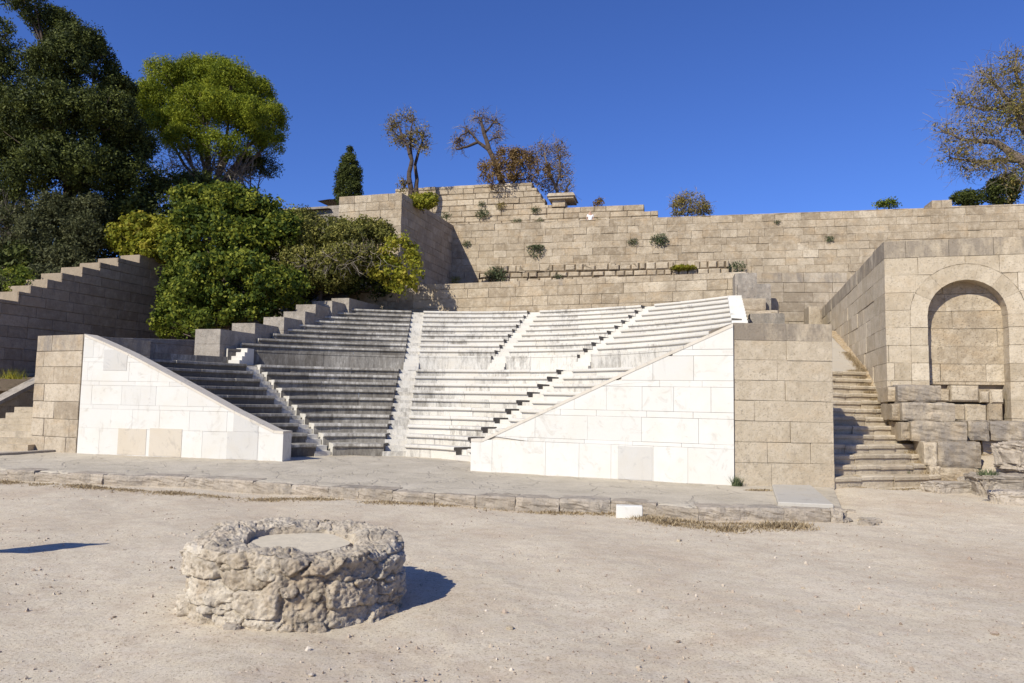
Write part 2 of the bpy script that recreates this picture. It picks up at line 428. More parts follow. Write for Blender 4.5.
def grid_mesh(name,X,Y,Z,mat,keep=None,parent=None,smooth=True):
    ny,nx=X.shape; V=np.stack([X,Y,Z],-1).reshape(-1,3)
    idx=np.arange(nx*ny).reshape(ny,nx)
    q=np.stack([idx[:-1,:-1],idx[:-1,1:],idx[1:,1:],idx[1:,:-1]],-1)
    if keep is not None: q=q[keep]
    q=q.reshape(-1,4)
    used=np.unique(q); remap=np.zeros(len(V),np.int32); remap[used]=np.arange(len(used)); V=V[used]; q=remap[q]
    me=bpy.data.meshes.new(name); me.vertices.add(len(V)); me.vertices.foreach_set('co',V.astype(np.float32).ravel())
    n=len(q); me.loops.add(n*4); me.polygons.add(n)
    me.loops.foreach_set('vertex_index',q.astype(np.int32).ravel()); me.polygons.foreach_set('loop_start',np.arange(0,n*4,4,dtype=np.int32))
    me.update(calc_edges=True)
    if smooth: me.polygons.foreach_set('use_smooth',[True]*n)
    return finish(me,name,mat,parent,Vector((0,0,0)) if parent is None else None)
tag(grid_mesh('ground',X,Y,Z,M['ground']),kind='structure')
# ================================================================== PLATFORM
pf=[(-120,466),(-60,467),(0,469.5),(44,471.5),(88,474),(141,475.5),(182,477),(240,480),(299,484.5),(350,488),(400,491),(460,494.5),(520,497.5),(616,501),(660,504),(690,507),(735,508),(790,508.5),(823,508.5),(843,509)]
pfw=[at_z(a,b,S) for a,b in pf]
def poly_len(P): 
    L=[0]
    for a,b in zip(P,P[1:]): L.append(L[-1]+(b-a).length)
    return L
plat=thing('stone_platform',(-4,16.5,0),'low worn pale stone platform with blocky front kerb beneath the marble seating','platform')
L=poly_len(pfw); n=260; front=[]
for i in range(n+1):
    s=L[-1]*i/n; k=max(j for j in range(len(L)) if L[j]<=s+1e-9); k=min(k,len(L)-2)
    p=pfw[k].lerp(pfw[k+1],(s-L[k])/(L[k+1]-L[k])); front.append(p)
nb=90; PX=np.zeros((nb+1,n+1));PY=PX.copy();PZ=PX.copy()
for i,p in enumerate(front):
    u=i/n; bx=-24+u*32.2; by=27.5-(0 if u<.8 else (u-.8)/.2*8.9)
    jag=.09*fbm((p.x*1.9,p.y,3))+.05*fbm((p.x*7,p.y,8))
    for j in range(nb+1):
        v=(j/nb)**1.5; q0=p.x+(bx-p.x)*v; q1=p.y+jag+.1+(by-p.y-jag)*v
        PX[j,i]=q0;PY[j,i]=q1
        e=max(0,1-j/7.); 
        PZ[j,i]=S-.004+.012*fbm((q0*1.1,q1*1.1,0))+.006*fbm((q0*5,q1*5,4))-e*e*(.03+.05*max(0,fbm((q0*2.2,0,7))))
grid_mesh('paving',PX,PY,PZ,M['platform'],parent=plat)
# kerb blocks
i=0; s=0
while s<L[-1]-.2:
    ln=random.uniform(.75,1.15); e=min(s+ln,L[-1])
    def pt(s_):
        k=max(j for j in range(len(L)) if L[j]<=s_+1e-9); k=min(k,len(L)-2); return pfw[k].lerp(pfw[k+1],(s_-L[k])/(L[k+1]-L[k]))
    a,b=pt(s+.003),pt(e-.003); d=(b-a); 
    wd=d.length
    if wd>.1:
        # subdivided worn block
        nx_,nz_,ny_=8,5,4; u=d.normalized(); nn=Vector((u.y,-u.x,0)); worn=.02; ht=S-random.uniform(-.012,.015); sd=random.random()*50
        if random.random()<.08: ht-=.04
        bm=bmesh.new(); bmesh.ops.create_cube(bm,size=1); bmesh.ops.subdivide_edges(bm,edges=bm.edges,cuts=5,use_grid_fill=True)
        for v in bm.verts:
            x,y,z=v.co
            r=max(abs(x)*2,0)**6*.5+max(abs(z)*2,0)**6*.5
            yy=y; k=1-.01*((abs(2*x))**8)*((abs(2*z))**8)
            p=a.lerp(b,.5)+u*(x*wd*k)+nn*(-y*.55*1-.27+(-.03*(.35*(abs(2*x))**8+(max(0,2*z))**8) if y<-.49 else 0))
            p.z=ht*(z+.5)*(1)-.06*(z<-.4)-(.005*(abs(2*x))**8 if z>.49 else 0)
            w=fbm((p.x*4+sd,p.y*4,p.z*4)); w2=fbm((p.x*11+sd,p.y*11,p.z*11))
            p+=nn*(w*.04+w2*.018); p.z+=(w*.012 if z>.3 else 0)
            v.co=p
        me=bpy.data.meshes.new('edge_block'); bm.to_mesh(me); bm.free()
        tt=random.uniform(.3,.9)
        for nm,val in (('tint',tt),('grey',random.uniform(.1,.5))):
            at=me.attributes.new(nm,'FLOAT','FACE'); at.data.foreach_set('value',[val]*len(me.polygons))
        finish(me,'edge_block',M['rock'],plat)
    s=e; i+=1
# ================================================================== THEATRE
C=Vector((-4.4486,21.2601)); R0,T0,Z0,RI=3.624,.6973,.5406,.3142
CU=Vector((-4.5825,21.145)); RU,TU,ZU,RIU=11.5449,.6505,4.322,.2999
LIP=.115
LW=Plane(at_z(79.1,453.3,S)[:2],(at_z(283.5,461.2,S)-at_z(79.1,453.3,S))[:2])
RWp=Plane(at_z(470.3,470.6,S)[:2],(at_z(733.5,485.5,S)-at_z(470.3,470.6,S))[:2])
AIS_L=[((-6.18,24.44),(-9.9,28.67),.52),((-3.94,24.84),(-4.48,31.16),.72),((-1.54,23.5),(1.67,28.13),.74)]
AIS_U=[((-4.50,32.7),(-5.0,37.9),.62),((-.45,31.92),(1.06,36.92),.66),((3.2,29.67),(6.34,33.84),.68)]
BL=Plane((-11.38,30.47),(-9.06+11.38,37.29-30.47))     # left end of the upper rows (u runs uphill)
BR=Plane((7.95,26.16),(9.17-7.95,30.7-26.16))
def side(a,b,p): return (b[0]-a[0])*(p[1]-a[1])-(b[1]-a[1])*(p[0]-a[0])   # >0 : p on the left
def spans(cen,R,aisles,test,lo=-115,hi=125,step=.05):
    out=[];cur=None
    for i in range(int((hi-lo)/step)+1):
        b=math.radians(lo+i*step); p=(cen.x+R*math.sin(b),cen.y+R*math.cos(b)); wd=-1
        ok=test(p)
        if ok:
            for k,(A,B,w) in enumerate(aisles):
                d=side(A,B,p)/math.hypot(B[0]-A[0],B[1]-A[1])
                if abs(d)<w/2: ok=False
                if d<0: wd=k
        if ok:
            if cur is None or cur[2]!=wd:
                if cur: out.append(cur)
                cur=[b,b,wd]
            else: cur[1]=b
        elif cur: out.append(cur); cur=None
    if cur: out.append(cur)
    return [c for c in out if (c[1]-c[0])*R>.25]
def low_ok(p):
    q=Vector(p); 
    return (q-LW.p).dot(LW.n)<-.5*1 and (q-RWp.p).dot(RWp.n)<-.5 if True else False
def up_ok(p):
    q=Vector(p); return (q-BL.p).dot(BL.n)>.0 and (q-BR.p).dot(BR.n)<0. and (q-RWp.p).dot(RWp.n)<-.5
def sweep(mb,cen,prof,b0,b1,t,g,seg=.35,endshade=False):
    R=prof[0][0]; n=max(1,int((b1-b0)*R/seg)); m=len(prof); base=len(mb.v)
    for i in range(n+1):
        b=b0+(b1-b0)*i/n; s_,c_=math.sin(b),math.cos(b)
        for r,z in prof: mb.v.append((cen.x+r*s_,cen.y+r*c_,z))
    for i in range(n):
        for j in range(m):
            k=(j+1)%m; mb.face([base+i*m+j,base+i*m+k,base+(i+1)*m+k,base+(i+1)*m+j],t,g*(1. if (j==0 or m<8) else .62 if j<4 else .75))
    mb.face([base+j for j in range(m)],t,g*.2); mb.face([base+n*m+j for j in range(m-1,-1,-1)],t,g*.2+(.95 if endshade else 0))  # right end faces darkened: their shade is painted in through the grey attribute
def blocks_along(mb,cen,prof,b0,b1,gfun,ln=1.25,gap=.007,seed=0):
    R=prof[0][0]; r=random.Random(seed); b=b0
    while b<b1-1e-4:
        e=b+ln*r.uniform(.7,1.35)/R
        if (b1-e)*R<.5: e=b1
        dz=r.uniform(-.006,.006); dr=r.uniform(-.010,.010)
        pr=[(q+dr,z+dz) for q,z in prof]
        sweep(mb,cen,pr,b+gap/2/R,e-gap/2/R,min(1,max(0,r.gauss(.5,.22))),gfun(.5*(b+e))+r.uniform(-.14,.14),endshade=(e==b1))
        b=e
def stain(b):      # dark crust on the stones of the left side, dying out to the right
    d=math.degrees(b)
    if d<-36: return 1.05
    if d<-2: return .92-(d+36)/34*.2
    if d<14: return .27
    return .28-min(.2,(d-10)/60*.25)
seatT=thing('marble_seating',(-4.4,26,S),'curved tiers of marble bench rows, dark stained at left and white at right','seating')
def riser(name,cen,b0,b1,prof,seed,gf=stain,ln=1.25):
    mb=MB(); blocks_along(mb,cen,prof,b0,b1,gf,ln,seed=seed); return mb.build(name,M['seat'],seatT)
for k in range(10):
    R=R0+k*T0; zt=Z0+k*RI+LIP; zb=S-.02 if k==0 else zt-RI-.12; 
    back=T0+.16
    for (b0,b1,w) in spans(C,R,AIS_L,low_ok):
        prof=[(R+.10,zb),(R+.085,zt-LIP-.015),(R+.012,zt-LIP+.01),(R,zt-LIP+.03),(R,zt-.02),(R+.02,zt),(R+back,zt-.005),(R+back,zb)]
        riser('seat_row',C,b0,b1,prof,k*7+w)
# walkway behind the lower rows and the parapet of the upper rows
zW=Z0+9*RI+LIP; RP=R0+10*T0+.62
def any_ok(p): return low_ok(p)
for (b0,b1,w) in spans(C,RP-.3,[],any_ok):
    mb=MB(); blocks_along(mb,C,[(R0+9*T0+.5,zW-.4),(R0+9*T0+.5,zW-.02),(RP+.1,zW-.02),(RP+.1,zW-.4)],b0,b1,stain,1.1,seed=3); mb.build('walkway',M['seat'],seatT)
zP=ZU-RIU+LIP+.0
RU0=RU+.09
for (b0,b1,w) in spans(CU,RU0-.55,AIS_U,lambda p: (Vector(p)-BL.p).dot(BL.n)>-.0 and low_ok(p)):
    prof=[(RU0-.55,zW-.06),(RU0-.55,zP-.1),(RU0-.57,zP-.09),(RU0-.57,zP-.01),(RU0+.2,zP),(RU0+.2,zW-.06)]
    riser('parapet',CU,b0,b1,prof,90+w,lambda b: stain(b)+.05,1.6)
for k in range(9):
    R=RU+k*TU; zt=ZU+k*RIU+LIP*.9; zb=zt-RIU-.12; back=TU+.16
    for (b0,b1,w) in spans(CU,R,AIS_U,up_ok):
        prof=[(R+.09,zb),(R+.075,zt-LIP*.9-.015),(R+.012,zt-LIP*.9+.01),(R,zt-LIP*.9+.03),(R,zt-.02),(R+.02,zt),(R+back,zt-.005),(R+back,zb)]
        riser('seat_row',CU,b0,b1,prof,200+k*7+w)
# aisle stairs: two steps for each row
def aisle(A,B,w,cen,RR,TT,ZZ,RR_I,n,zlo,gr):
    A=Vector(A);B=Vector(B); d=(B-A).normalized(); nr=Vector((d.y,-d.x)); r=random.Random(int(A.x*100))
    mb=MB()
    def onr(R):    # point on the aisle axis at radius R
        f=A-cen; bq=f.dot(d); cq=f.dot(f)-R*R; return A+d*(-bq+math.sqrt(max(0,bq*bq-cq)))
    for k in range(n):
        zt=ZZ+k*RR_I+LIP; zp=(zt-RR_I) if (k or zlo is None) else S
        for h,(ra,rb) in enumerate(((RR+k*TT+.13,RR+k*TT+TT*.62),(RR+k*TT+TT*.58,RR+(k+1)*TT+.22))):
            a=onr(ra);b=onr(rb); z=zp+(zt-zp)*(.36 if h==0 else .78)+r.uniform(-.01,.01)
            W2=w/2+.03
            P=[a-nr*W2,a+nr*W2,b+nr*W2,b-nr*W2]
            mb.prism([(p.x,p.y,z) for p in P],[(p.x,p.y,z-RR_I*.9-.1) for p in P],r.uniform(.3,1),gr+r.uniform(-.1,.1))
    mb.build('aisle_stair',M['seat'],seatT)
for (A,B,w),g in zip(AIS_L,(.3,.22,.12)): aisle(A,B,w,C,R0,T0,Z0,RI,10,S,g)
for (A,B,w),g in zip(AIS_U,(.2,.05,.02)): aisle(A,B,w,CU,RU,TU,ZU,RIU,9,None,g)
# steps through the parapet
for (A,B,w) in AIS_U:
    A=Vector(A);B=Vector(B); d=(B-A).normalized(); nr=Vector((d.y,-d.x)); mb=MB()
    f=A-CU; bq=f.dot(d); q=A+d*(-bq+math.sqrt(bq*bq-(f.dot(f)-(RU-.02)**2)))
    for k in range(4):
        z=zW+(zP-zW)*(k+1)/4.; a=q-d*(.72-.17*k); b=q+d*.1
        P=[a-nr*(w/2+.02),a+nr*(w/2+.02),b+nr*(w/2+.02),b-nr*(w/2+.02)]
        mb.prism([(p.x,p.y,z-.01*(k==3)) for p in P],[(p.x,p.y,zW-.1) for p in P],.8,.05)
    mb.build('parapet_stair',M['seat'],seatT)
# white end stair, left of the parapet
qb=at_y(228,360,29.6)
mb=MB()
for k in range(4): 
    z=zW+.17*(k+1); c=BL.w(-.62+.15*k,0,.34); mb.box((c.x,c.y,zW-.2),.55,.42,z-zW+.2,math.radians(71-90),.8,.0)
mb.build('end_stair',M['seat'],seatT)
# marble strip at the right end of the upper rows
mb=MB(); zq=ZU+8*RIU+.12
A0=(-3.2,ZU+0*RIU-.28); A1=(4.75,zq-.04)
n=16
for i in range(n):
    s0=A0[0]+(A1[0]-A0[0])*i/n; s1=A0[0]+(A1[0]-A0[0])*(i+1)/n; z0=A0[1]+(A1[1]-A0[1])*(i+1)/n
    P=[(s0,-.0),(s1+.03,-.0),(s1+.03,-.55),(s0,-.55)]
    mb.prism([BR.w(a,z0-.03,d_*-1+.0) for a,d_ in P],[BR.w(a,z0-.9,d_*-1) for a,d_ in P],.75,.0)
o=mb.build('end_stair',M['marble'],seatT)
# ------------------------------------------------------------------ marble wing walls
def wing(name,pl,top_px,x_end,label,panels,seed,chs):
    pts=[pl.sz(*p) for p in top_px]; pts.sort(); s0,s1=pts[0][0],pts[-1][0]
    c=pl.w((s0+s1)/2,S,-.25); th=thing(name,c,label,'wall','marble wing walls')
    lo=[(s,z-.07) for s,z in pts]
    o,cb=masonry('facing',pl,lo,S-.05,.5,.62,1.15,'marble',th,gap=.004,bev=.002,rough=.002,chs=chs,seed=seed,jit=0)
    cb.build('joint_filling',M['marble_coping'],th,recalc=False)
    # coping slabs following the slope
    mb=MB(); r=random.Random(seed)
    for (a,za),(b,zb) in zip(pts,pts[1:]):
        n=max(1,int((b-a)/1.1))
        for i in range(n):
            q0,q1=a+(b-a)*i/n+.003,a+(b-a)*(i+1)/n-.003
            z0,z1=za+(zb-za)*i/n,za+(zb-za)*(i+1)/n
            P=[(q0,z0-.082),(q1,z1-.082),(q1,z1),(q0,z0)]
            mb.prism([pl.w(s,z,.012) for s,z in P],[pl.w(s,z,-.54) for s,z in P],r.uniform(.3,.7),.2)
    mb.build('coping',M['marble_coping'],th)
    for (x0,y0,x1,y1,mt) in panels:
        a=pl.sz(x0,y1);b=pl.sz(x1,y0); m2=MB(); z0=max(a[1],S)
        P=clip_rect(a[0],b[0],z0,b[1],[(s,z-.07) for s,z in pts],[(s0-1,-9),(s1+1,-9)])[0]; pf_,P=inset(P,.006)
        m2.prism([pl.w(s,z,.011) for s,z in pf_],[pl.w(s,z,-.02) for s,z in P],.5,.2); m2.build('grey_panel' if mt=='marble_grey' else 'tan_panel',M[mt],th)
    # end face block
    return th
wing('marble_wall',LW,[(84.6,333.8),(104,342),(129,353.5),(182,382),(234.6,411),(274,430.5),(283.5,431.3)],0,'smaller white marble wing wall at left, sloping down to the right, with several grey patches',
     [(103,349.5,128,370.5,'marble_grey'),(117,429,147,454.5,'marble_tan'),(148.5,429,182.5,456,'marble_tan'),(233,414,259,431.5,'marble_grey'),(226,432,258.5,459.5,'marble_grey')],5,[.88,.62,.14,.62,.14,.62,.14,.6,.5])
wing('marble_wall',RWp,[(471,438.6),(482,439),(548,408.2),(636,367),(733.2,323.4)],0,'larger white marble wing wall right of centre, rising toward the right, with one grey panel at its foot',
     [(617.5,447,652.5,479.5,'marble_grey')],9,[.92,.10,.62,.16,.62,.16,.62,.16,.6,.5])
# ------------------------------------------------------------------ stone piers at the wings' high ends
a=at_z(29.3,449.9,S); LP=Plane(a[:2],(at_z(79.1,453.3,S)-a)[:2])
s1,z1=LP.sz(83.5,334.2); sL,zL=LP.sz(30.5,335.2)
mason_thing('stone_pier',LP,[(0,z1),(s1-.01,z1)],S-.05,2.6,.56,1.3,'poros','brownish squared stone pier at the far left end of the smaller marble wall','pier','stone piers',seed=21,greytop=.5,bev=.012,gap=.012,rough=.008)
PP=Plane(at_z(734,485.3,S)[:2],(at_z(834.5,487,S)-at_z(734,485.3,S))[:2])
s0,_=PP.sz(734.2,420); s1,_=PP.sz(833.6,420); _,zt=PP.sz(784,323.5)
cs=[(_z) for _z in ()]
mason_thing('stone_pier',PP,[(s0,zt),(s1,zt)],S-.05,2.2,.57,1.35,'poros_pale','tall tan ashlar pier between the larger marble wall and the right staircase','pier','stone piers',
    seed=33,grey=-.05,chs=[.60,.50,.51,.50,.50,.50,.48,.62],bev=.005,gap=.008,rough=.010,greytop=.9)
# ------------------------------------------------------------------ right staircase
st=thing('stone_staircase',(9.5,20,0.2),'flight of worn stone steps climbing between the tan pier and the arched wall','staircase','side staircases')
p0=PP.w(s1-.05,0,-.02); baseR=at_z(938,484,S); 
sd=Vector((math.sin(math.radians(4)),math.cos(math.radians(4)))); r=random.Random(4)
NS=13; TR=.405; RS=.238
for k in range(NS):
    z=S-.0+RS*(k+1); mb=MB(); a=Vector((p0.x,p0.y))+sd*(TR*k); b=Vector((baseR.x,baseR.y))+sd*(TR*k)
    b=b+Vector((.25,0)); L=(b-a).length; u=(b-a).normalized(); q=0
    while q<L-.01:
        e=q+r.uniform(.7,1.5); 
        if L-e<.5: e=L
        dz=r.uniform(-.018,.012); dr=r.uniform(-.02,.02)
        A_=a+u*(q+.006)+sd*dr; B_=a+u*(e-.006)+sd*dr
        nn=5; prof=[(.05,-RS-.05),(.04,-.11),(.0,-.10),(-.005,-.03),(.03,0),(TR+.12,.0),(TR+.12,-RS-.05)]
        base=len(mb.v); t=r.uniform(.3,.9); g=r.uniform(-.05,.3)
        for i_ in range(nn+1):
            pc=A_.lerp(B_,i_/nn); w=.012*fbm((pc.x*2.5,pc.y*2.5,k*1.7)) - (.012 if i_ in (0,nn) else 0)
            for (o_,h_) in prof:
                pq=pc+sd*(o_-(w if o_<.06 else 0)); mb.v.append((pq.x,pq.y,z+dz+h_+w*.8))
        m_=len(prof)
        for i_ in range(nn):
            for j in range(m_): kk=(j+1)%m_; mb.face([base+i_*m_+j,base+i_*m_+kk,base+(i_+1)*m_+kk,base+(i_+1)*m_+j],t,g)
        mb.face([base+j for j in range(m_)],t,g); mb.face([base+nn*m_+j for j in range(m_-1,-1,-1)],t,g)
        q=e
    mb.build('step',M['poros_pale'],st)
# pale ramp above the steps
zr=S+RS*NS; a=Vector((p0.x,p0.y))+sd*(TR*NS); b=Vector((baseR.x,baseR.y))+sd*(TR*NS)+Vector((.3,0)); mb=MB()
far=9.5; zf=zr+far*.27
w4=[a,b+Vector((.25,0)),b+sd*far+Vector((2.2,0)),a+sd*far]; zz=[zr,zr,zf,zf]
nu,nv=14,30; base=0
XX=np.zeros((nv+1,nu+1));YY=XX.copy();ZZ=XX.copy()
for j in range(nv+1):
    for i_ in range(nu+1):
        u=i_/nu;v=j/nv; p=(w4[0]*(1-u)+w4[1]*u)*(1-v)+(w4[3]*(1-u)+w4[2]*u)*v
        XX[j,i_]=p.x;YY[j,i_]=p.y;ZZ[j,i_]=zr-.005+(zf-zr)*v+.03*fbm((p.x*2,p.y*2,1))
grid_mesh('ramp',XX,YY,ZZ,M['marble_tan'],parent=st)
WEDGE=True
# ------------------------------------------------------------------ arched building on the right
cornD=21.35
c0=at_y(888,419,cornD); AF=Plane(c0[:2],ang(16)); 
_,zA=AF.sz(884,241.5); zA=zA
sJ0,zsp=AF.sz(927.5,309); sJ1,_=AF.sz(1007.5,303); _,zap=AF.sz(966,279.5)
ab=thing('arched_building',(12,22.5,.5),'tall ashlar block with a blind round arch recess at the right edge','building')
cx=(sJ0+sJ1)/2; ra=(sJ1-sJ0)/2; zspr=zap-ra
arc=[(cx-ra*math.cos(PI*i/24),zspr+ra*math.sin(PI*i/24)) for i in range(25)]
zB=1.0; sEnd=9.0
_,zJ=AF.sz(928,384)
RV=ra+.46       # outer radius of the ring of voussoirs
arcO=[(cx-RV*math.cos(PI*i/24),zspr+RV*math.sin(PI*i/24)) for i in range(25)]
# wall body around the voussoir ring
bot=[(-.02,zB),(cx-RV-.001,zB),(cx-RV,zspr)]+arcO[1:-1]+[(cx+RV,zspr),(cx+RV+.001,zB),(sEnd,zB)]
TH=1.62
def part_masonry(name,pl,top,bot,thick,ch,bl,mat,th,**k):
    o,cb=masonry(name,pl,top,bot,thick,ch,bl,mat,th,**k); cb.build('joint_filling',M['mortar'],th,recalc=False); return o
CH=[.52]*3+[.5]*20
kw=dict(chs=[.5]*40,bev=.006,gap=.009,rough=.012)
zstart=zspr-.5*math.ceil((zspr-zB)/.5); 
nz=int(round((zA-zstart)/.5)); CHs=[(zA-zstart)/nz]*60; hA=CHs[0]; kw['chs']=CHs
kk=round((zspr-zstart)/hA); zspr2=zstart+kk*hA
part_masonry('front_wall',AF,[(-.0,zA),(sEnd,zA)],bot,TH,hA,1.15,'poros_pale',ab,seed=50,greytop=.75,zstart=zstart,**kw)
# jamb pieces beside the opening, below the springing
for (a_,b_,sd_) in ((cx-RV,sJ0,51),(sJ1,cx+RV,52)):
    part_masonry('jamb',AF,[(a_+.0,zspr),(b_,zspr)],[(a_,zB),(b_,zB)],.62,hA,1.4,'poros_pale',ab,seed=sd_,zstart=zstart,**kw)
mb=MB(); r=random.Random(8); nV=7
for i in range(nV):
    a0,a1=PI*i/nV+.0015,PI*(i+1)/nV-.0015; P=[]
    for rr,ds in ((RV-.002,(0,.5,1)),(ra,(1,.5,0))):
        for d_ in ds: th_=a0+(a1-a0)*d_; P.append((cx-rr*math.cos(th_),zspr+rr*math.sin(th_)))
    d=r.uniform(-.004,.003); mb.prism([AF.w(s,z,d) for s,z in P],[AF.w(s,z,-.62) for s,z in P],r.uniform(.15,.65),r.uniform(0,.2))
mb.build('arch_stones',M['poros_pale'],ab)
# blind infill of the recess
FP=Plane(AF.w(0,0,-.46)[:2],AF.u)
part_masonry('recess_wall',FP,[(sJ0-.3,zap+.3),(sJ1+.3,zap+.3)],[(sJ0-.3,zJ),(sJ1+.3,zJ)],.6,hA,1.3,'poros_warm',ab,seed=54,zstart=zstart,grey=-.1,**kw)
# rough masonry below the arch with two holes
q=lambda x,y: AF.sz(x,y)
mb=MB(); r=random.Random(77)
for (x0,y0,x1,y1) in ((942,389,953,402),(953,385,982,402),(982,391,992,403),(992,389,1006,404),(955,404,968,421),(968,404,990,422),(990,402,1006,422),(942,403,955,421)):
    a_,b_=q(x0,y1),q(x1,y0); P=[(a_[0],a_[1]),(b_[0],a_[1]),(b_[0],b_[1]),(a_[0],b_[1])]; pi_,_=inset(P,.012); pf_,_=inset(P,.05)
    d=-.12-r.uniform(0,.15); base=len(mb.v); t=r.uniform(.3,1)
    mb.v+=[tuple(AF.w(s+r.uniform(-.02,.02),z+r.uniform(-.02,.02),d)) for s,z in pf_]+[tuple(AF.w(s,z,d-.06)) for s,z in pi_]+[tuple(AF.w(s,z,-.9)) for s,z in pi_]
    mb.face([base+i for i in range(4)],t,-.2)
    for i in range(4):
        j=(i+1)%4; mb.face([base+j,base+i,base+4+i,base+4+j],t,-.2); mb.face([base+4+j,base+4+i,base+8+i,base+8+j],t,-.2)
mb.build('rough_masonry',M['poros_warm'],ab)
mb=MB(); a_=q(925,440)[0]; b_=q(1030,440)[0]
P=[(a_,zB),(b_,zB),(b_,zJ),(a_,zJ)]; mb.prism([AF.w(s,z,-.62) for s,z in P],[AF.w(s,z,-1.5) for s,z in P],.2,0); mb.build('backing',M['mortar'],ab)
# side wall running back from the corner
SP=Plane(c0[:2],(-math.sin(math.radians(17)),-math.cos(math.radians(17))))    # u comes toward the viewer, n faces left
part_masonry('side_wall',SP,[(-19.5,zA),(-1.6,zA)],[(-19.5,zB+2.5),(-1.6,zB+.3)],1.4,hA,1.15,'poros_pale',ab,seed=61,greytop=.7,zstart=zstart,**kw)
XX=np.zeros((40,7));YY=XX.copy();ZZ=XX.copy()
for j in range(40):
    t=2.3+j/39*11.; pa=Vector((baseR.x,baseR.y))+sd*t+Vector((.02 if t<TR*NS-.3 else (.30+(t-TR*NS+.3)*.21),0)); pb=Vector(SP.p)-SP.u*max(0,(t-2.7))+Vector((.25,0)); z=min(S+RS*(t/TR)-.02,zr+.02+max(0,(t-TR*NS))*.27)
    if pb.x<pa.x: pb.x=pa.x+.05
    for i in range(7):
        p=pa.lerp(pb,i/6); XX[j,i]=p.x;YY[j,i]=p.y;ZZ[j,i]=z+.05*fbm((p.x*3,p.y*3,2))
grid_mesh('soil_edge',XX,YY,ZZ,M['drysoil'],parent=st)
# ------------------------------------------------------------------ stub wall of big grey blocks in front of the corner
sb=thing('stepped_stub_wall',(11.3,19.5,.25),'stepped stub of big grey weathered blocks beside the staircase foot','wall')
r=random.Random(9)
def bigblock(name,x0,y0,x1,y1,D,dep,parent,mat='poros_grey',rot=14,g=.3,seed=0,t=.5,worn=.03,ext=0):
    pl=Plane(at_y(x0,y1,D)[:2],ang(rot)); a=pl.sz(x0,y1); b=pl.sz(x1,y0); wd=b[0]-a[0]; ht=b[1]-a[1]+ext
    bm=bmesh.new(); bmesh.ops.create_cube(bm,size=1); bmesh.ops.subdivide_edges(bm,edges=bm.edges,cuts=7,use_grid_fill=True)
    for v in bm.verts:
        x,y,z=v.co; e=[abs(2*c_)**10 for c_ in (x,y,z)]
        k=1-worn*.9*(e[0]*e[1]+e[1]*e[2]+e[0]*e[2])*.5
        s_=a[0]+wd*(.5+x*(1-worn*.5*(e[1]+e[2])*.5)); zz_=a[1]-ext+ht*(.5+z*(1-worn*.6*(e[0]+e[1])*.5)); d_=-dep*(.5+y)
        if y<-.49: d_-=worn*.5*(e[0]+e[2])
        p=pl.w(s_,zz_,d_); w=fbm((p.x*3+seed,p.y*3,p.z*3)); w2=fbm((p.x*9+seed,p.y*9,p.z*9))
        dr=Vector((pl.n.x*(-y)*2,pl.n.y*(-y)*2,z)).normalized() if (abs(y)>.01 or abs(z)>.01) else Vector((0,0,1))
        v.co=p+dr*(w*worn*.8+w2*worn*.35)
    me=bpy.data.meshes.new(name); bm.to_mesh(me); bm.free()
    for nm,val in (('tint',t),('grey',g)):
        at=me.attributes.new(nm,'FLOAT','FACE'); at.data.foreach_set('value',[val]*len(me.polygons))
    return finish(me,name,M[mat],parent)
for i,(x0,y0,x1,y1,D,g,mt) in enumerate([(897.5,384.5,942,402,20.3,.35,'poros_grey'),(902,402.5,956,421,20.0,.35,'poros_grey'),(888,386,897.5,402,20.6,0,'poros_pale'),(892,403,902,421,20.3,0,'poros_pale'),
    (911,421.5,968,441.5,19.6,.2,'poros_grey'),(968.3,421.5,990,441,19.9,.3,'poros_grey'),(990.3,421.5,1040,441,19.9,.3,'poros_grey'),(901,422,911,441,19.9,0,'poros_pale'),
    (938,442,982,468,19.1,.25,'poros_grey'),(924,442,938,466,19.3,0.,'poros_pale'),(940,468.5,981,482,18.9,-.2,'poros_warm'),(930,466,941,482,19.1,-.1,'poros_pale'),(982.5,441.5,1040,456,20.1,-.1,'poros_pale')]):
    if mt=='poros_pale' and x1<945: mt='poros'; g=.1
    if mt=='poros_grey': mt='poros'; g+=.45
    bigblock('stone_block',x0+.5,y0+.7,x1-.4,y1-.5,D-(.12 if i%2 else 0),1.25,sb,mt,14 if i not in (5,6,12) else 16,g+r.uniform(-.2,.15),i*3.1,r.uniform(.1,.95),.055)
# low ledge with crack and rocks
def gzz(x,y): return float(gz(x,y))
for i,(px,py,D,sx,sy,sz,rz,lab) in enumerate([(951,497,17.6,.78,.42,.22,.1,'flat eroded rock lying in front of the lowest grey block'),
    (1003,494,17.1,.85,.7,.42,-.2,'large layered grey rock outcrop at the right edge below the sandy shelf'),
    (1024,512,15.9,.8,.45,.26,-.5,'low tilted rock at the right edge, nearest of the bedrock pieces'),
    (1030,485,17.9,.9,.6,.5,.3,'tall cracked rock at the right edge behind the layered outcrop'),
    (975,489,17.9,.45,.35,.28,.6,'small rounded rock between the flat rock and the layered outcrop')]):
    p=at_y(px,py,D); z=gzz(p.x,p.y)
    rock('bedrock_boulder',(p.x,p.y,z+sz*.25),(sx,sy,sz),lab,'rock','eroded rocks by the right staircase',rz,i+1,mat='rock',sub=5,flat=.42,rough=.15,strata=.012)
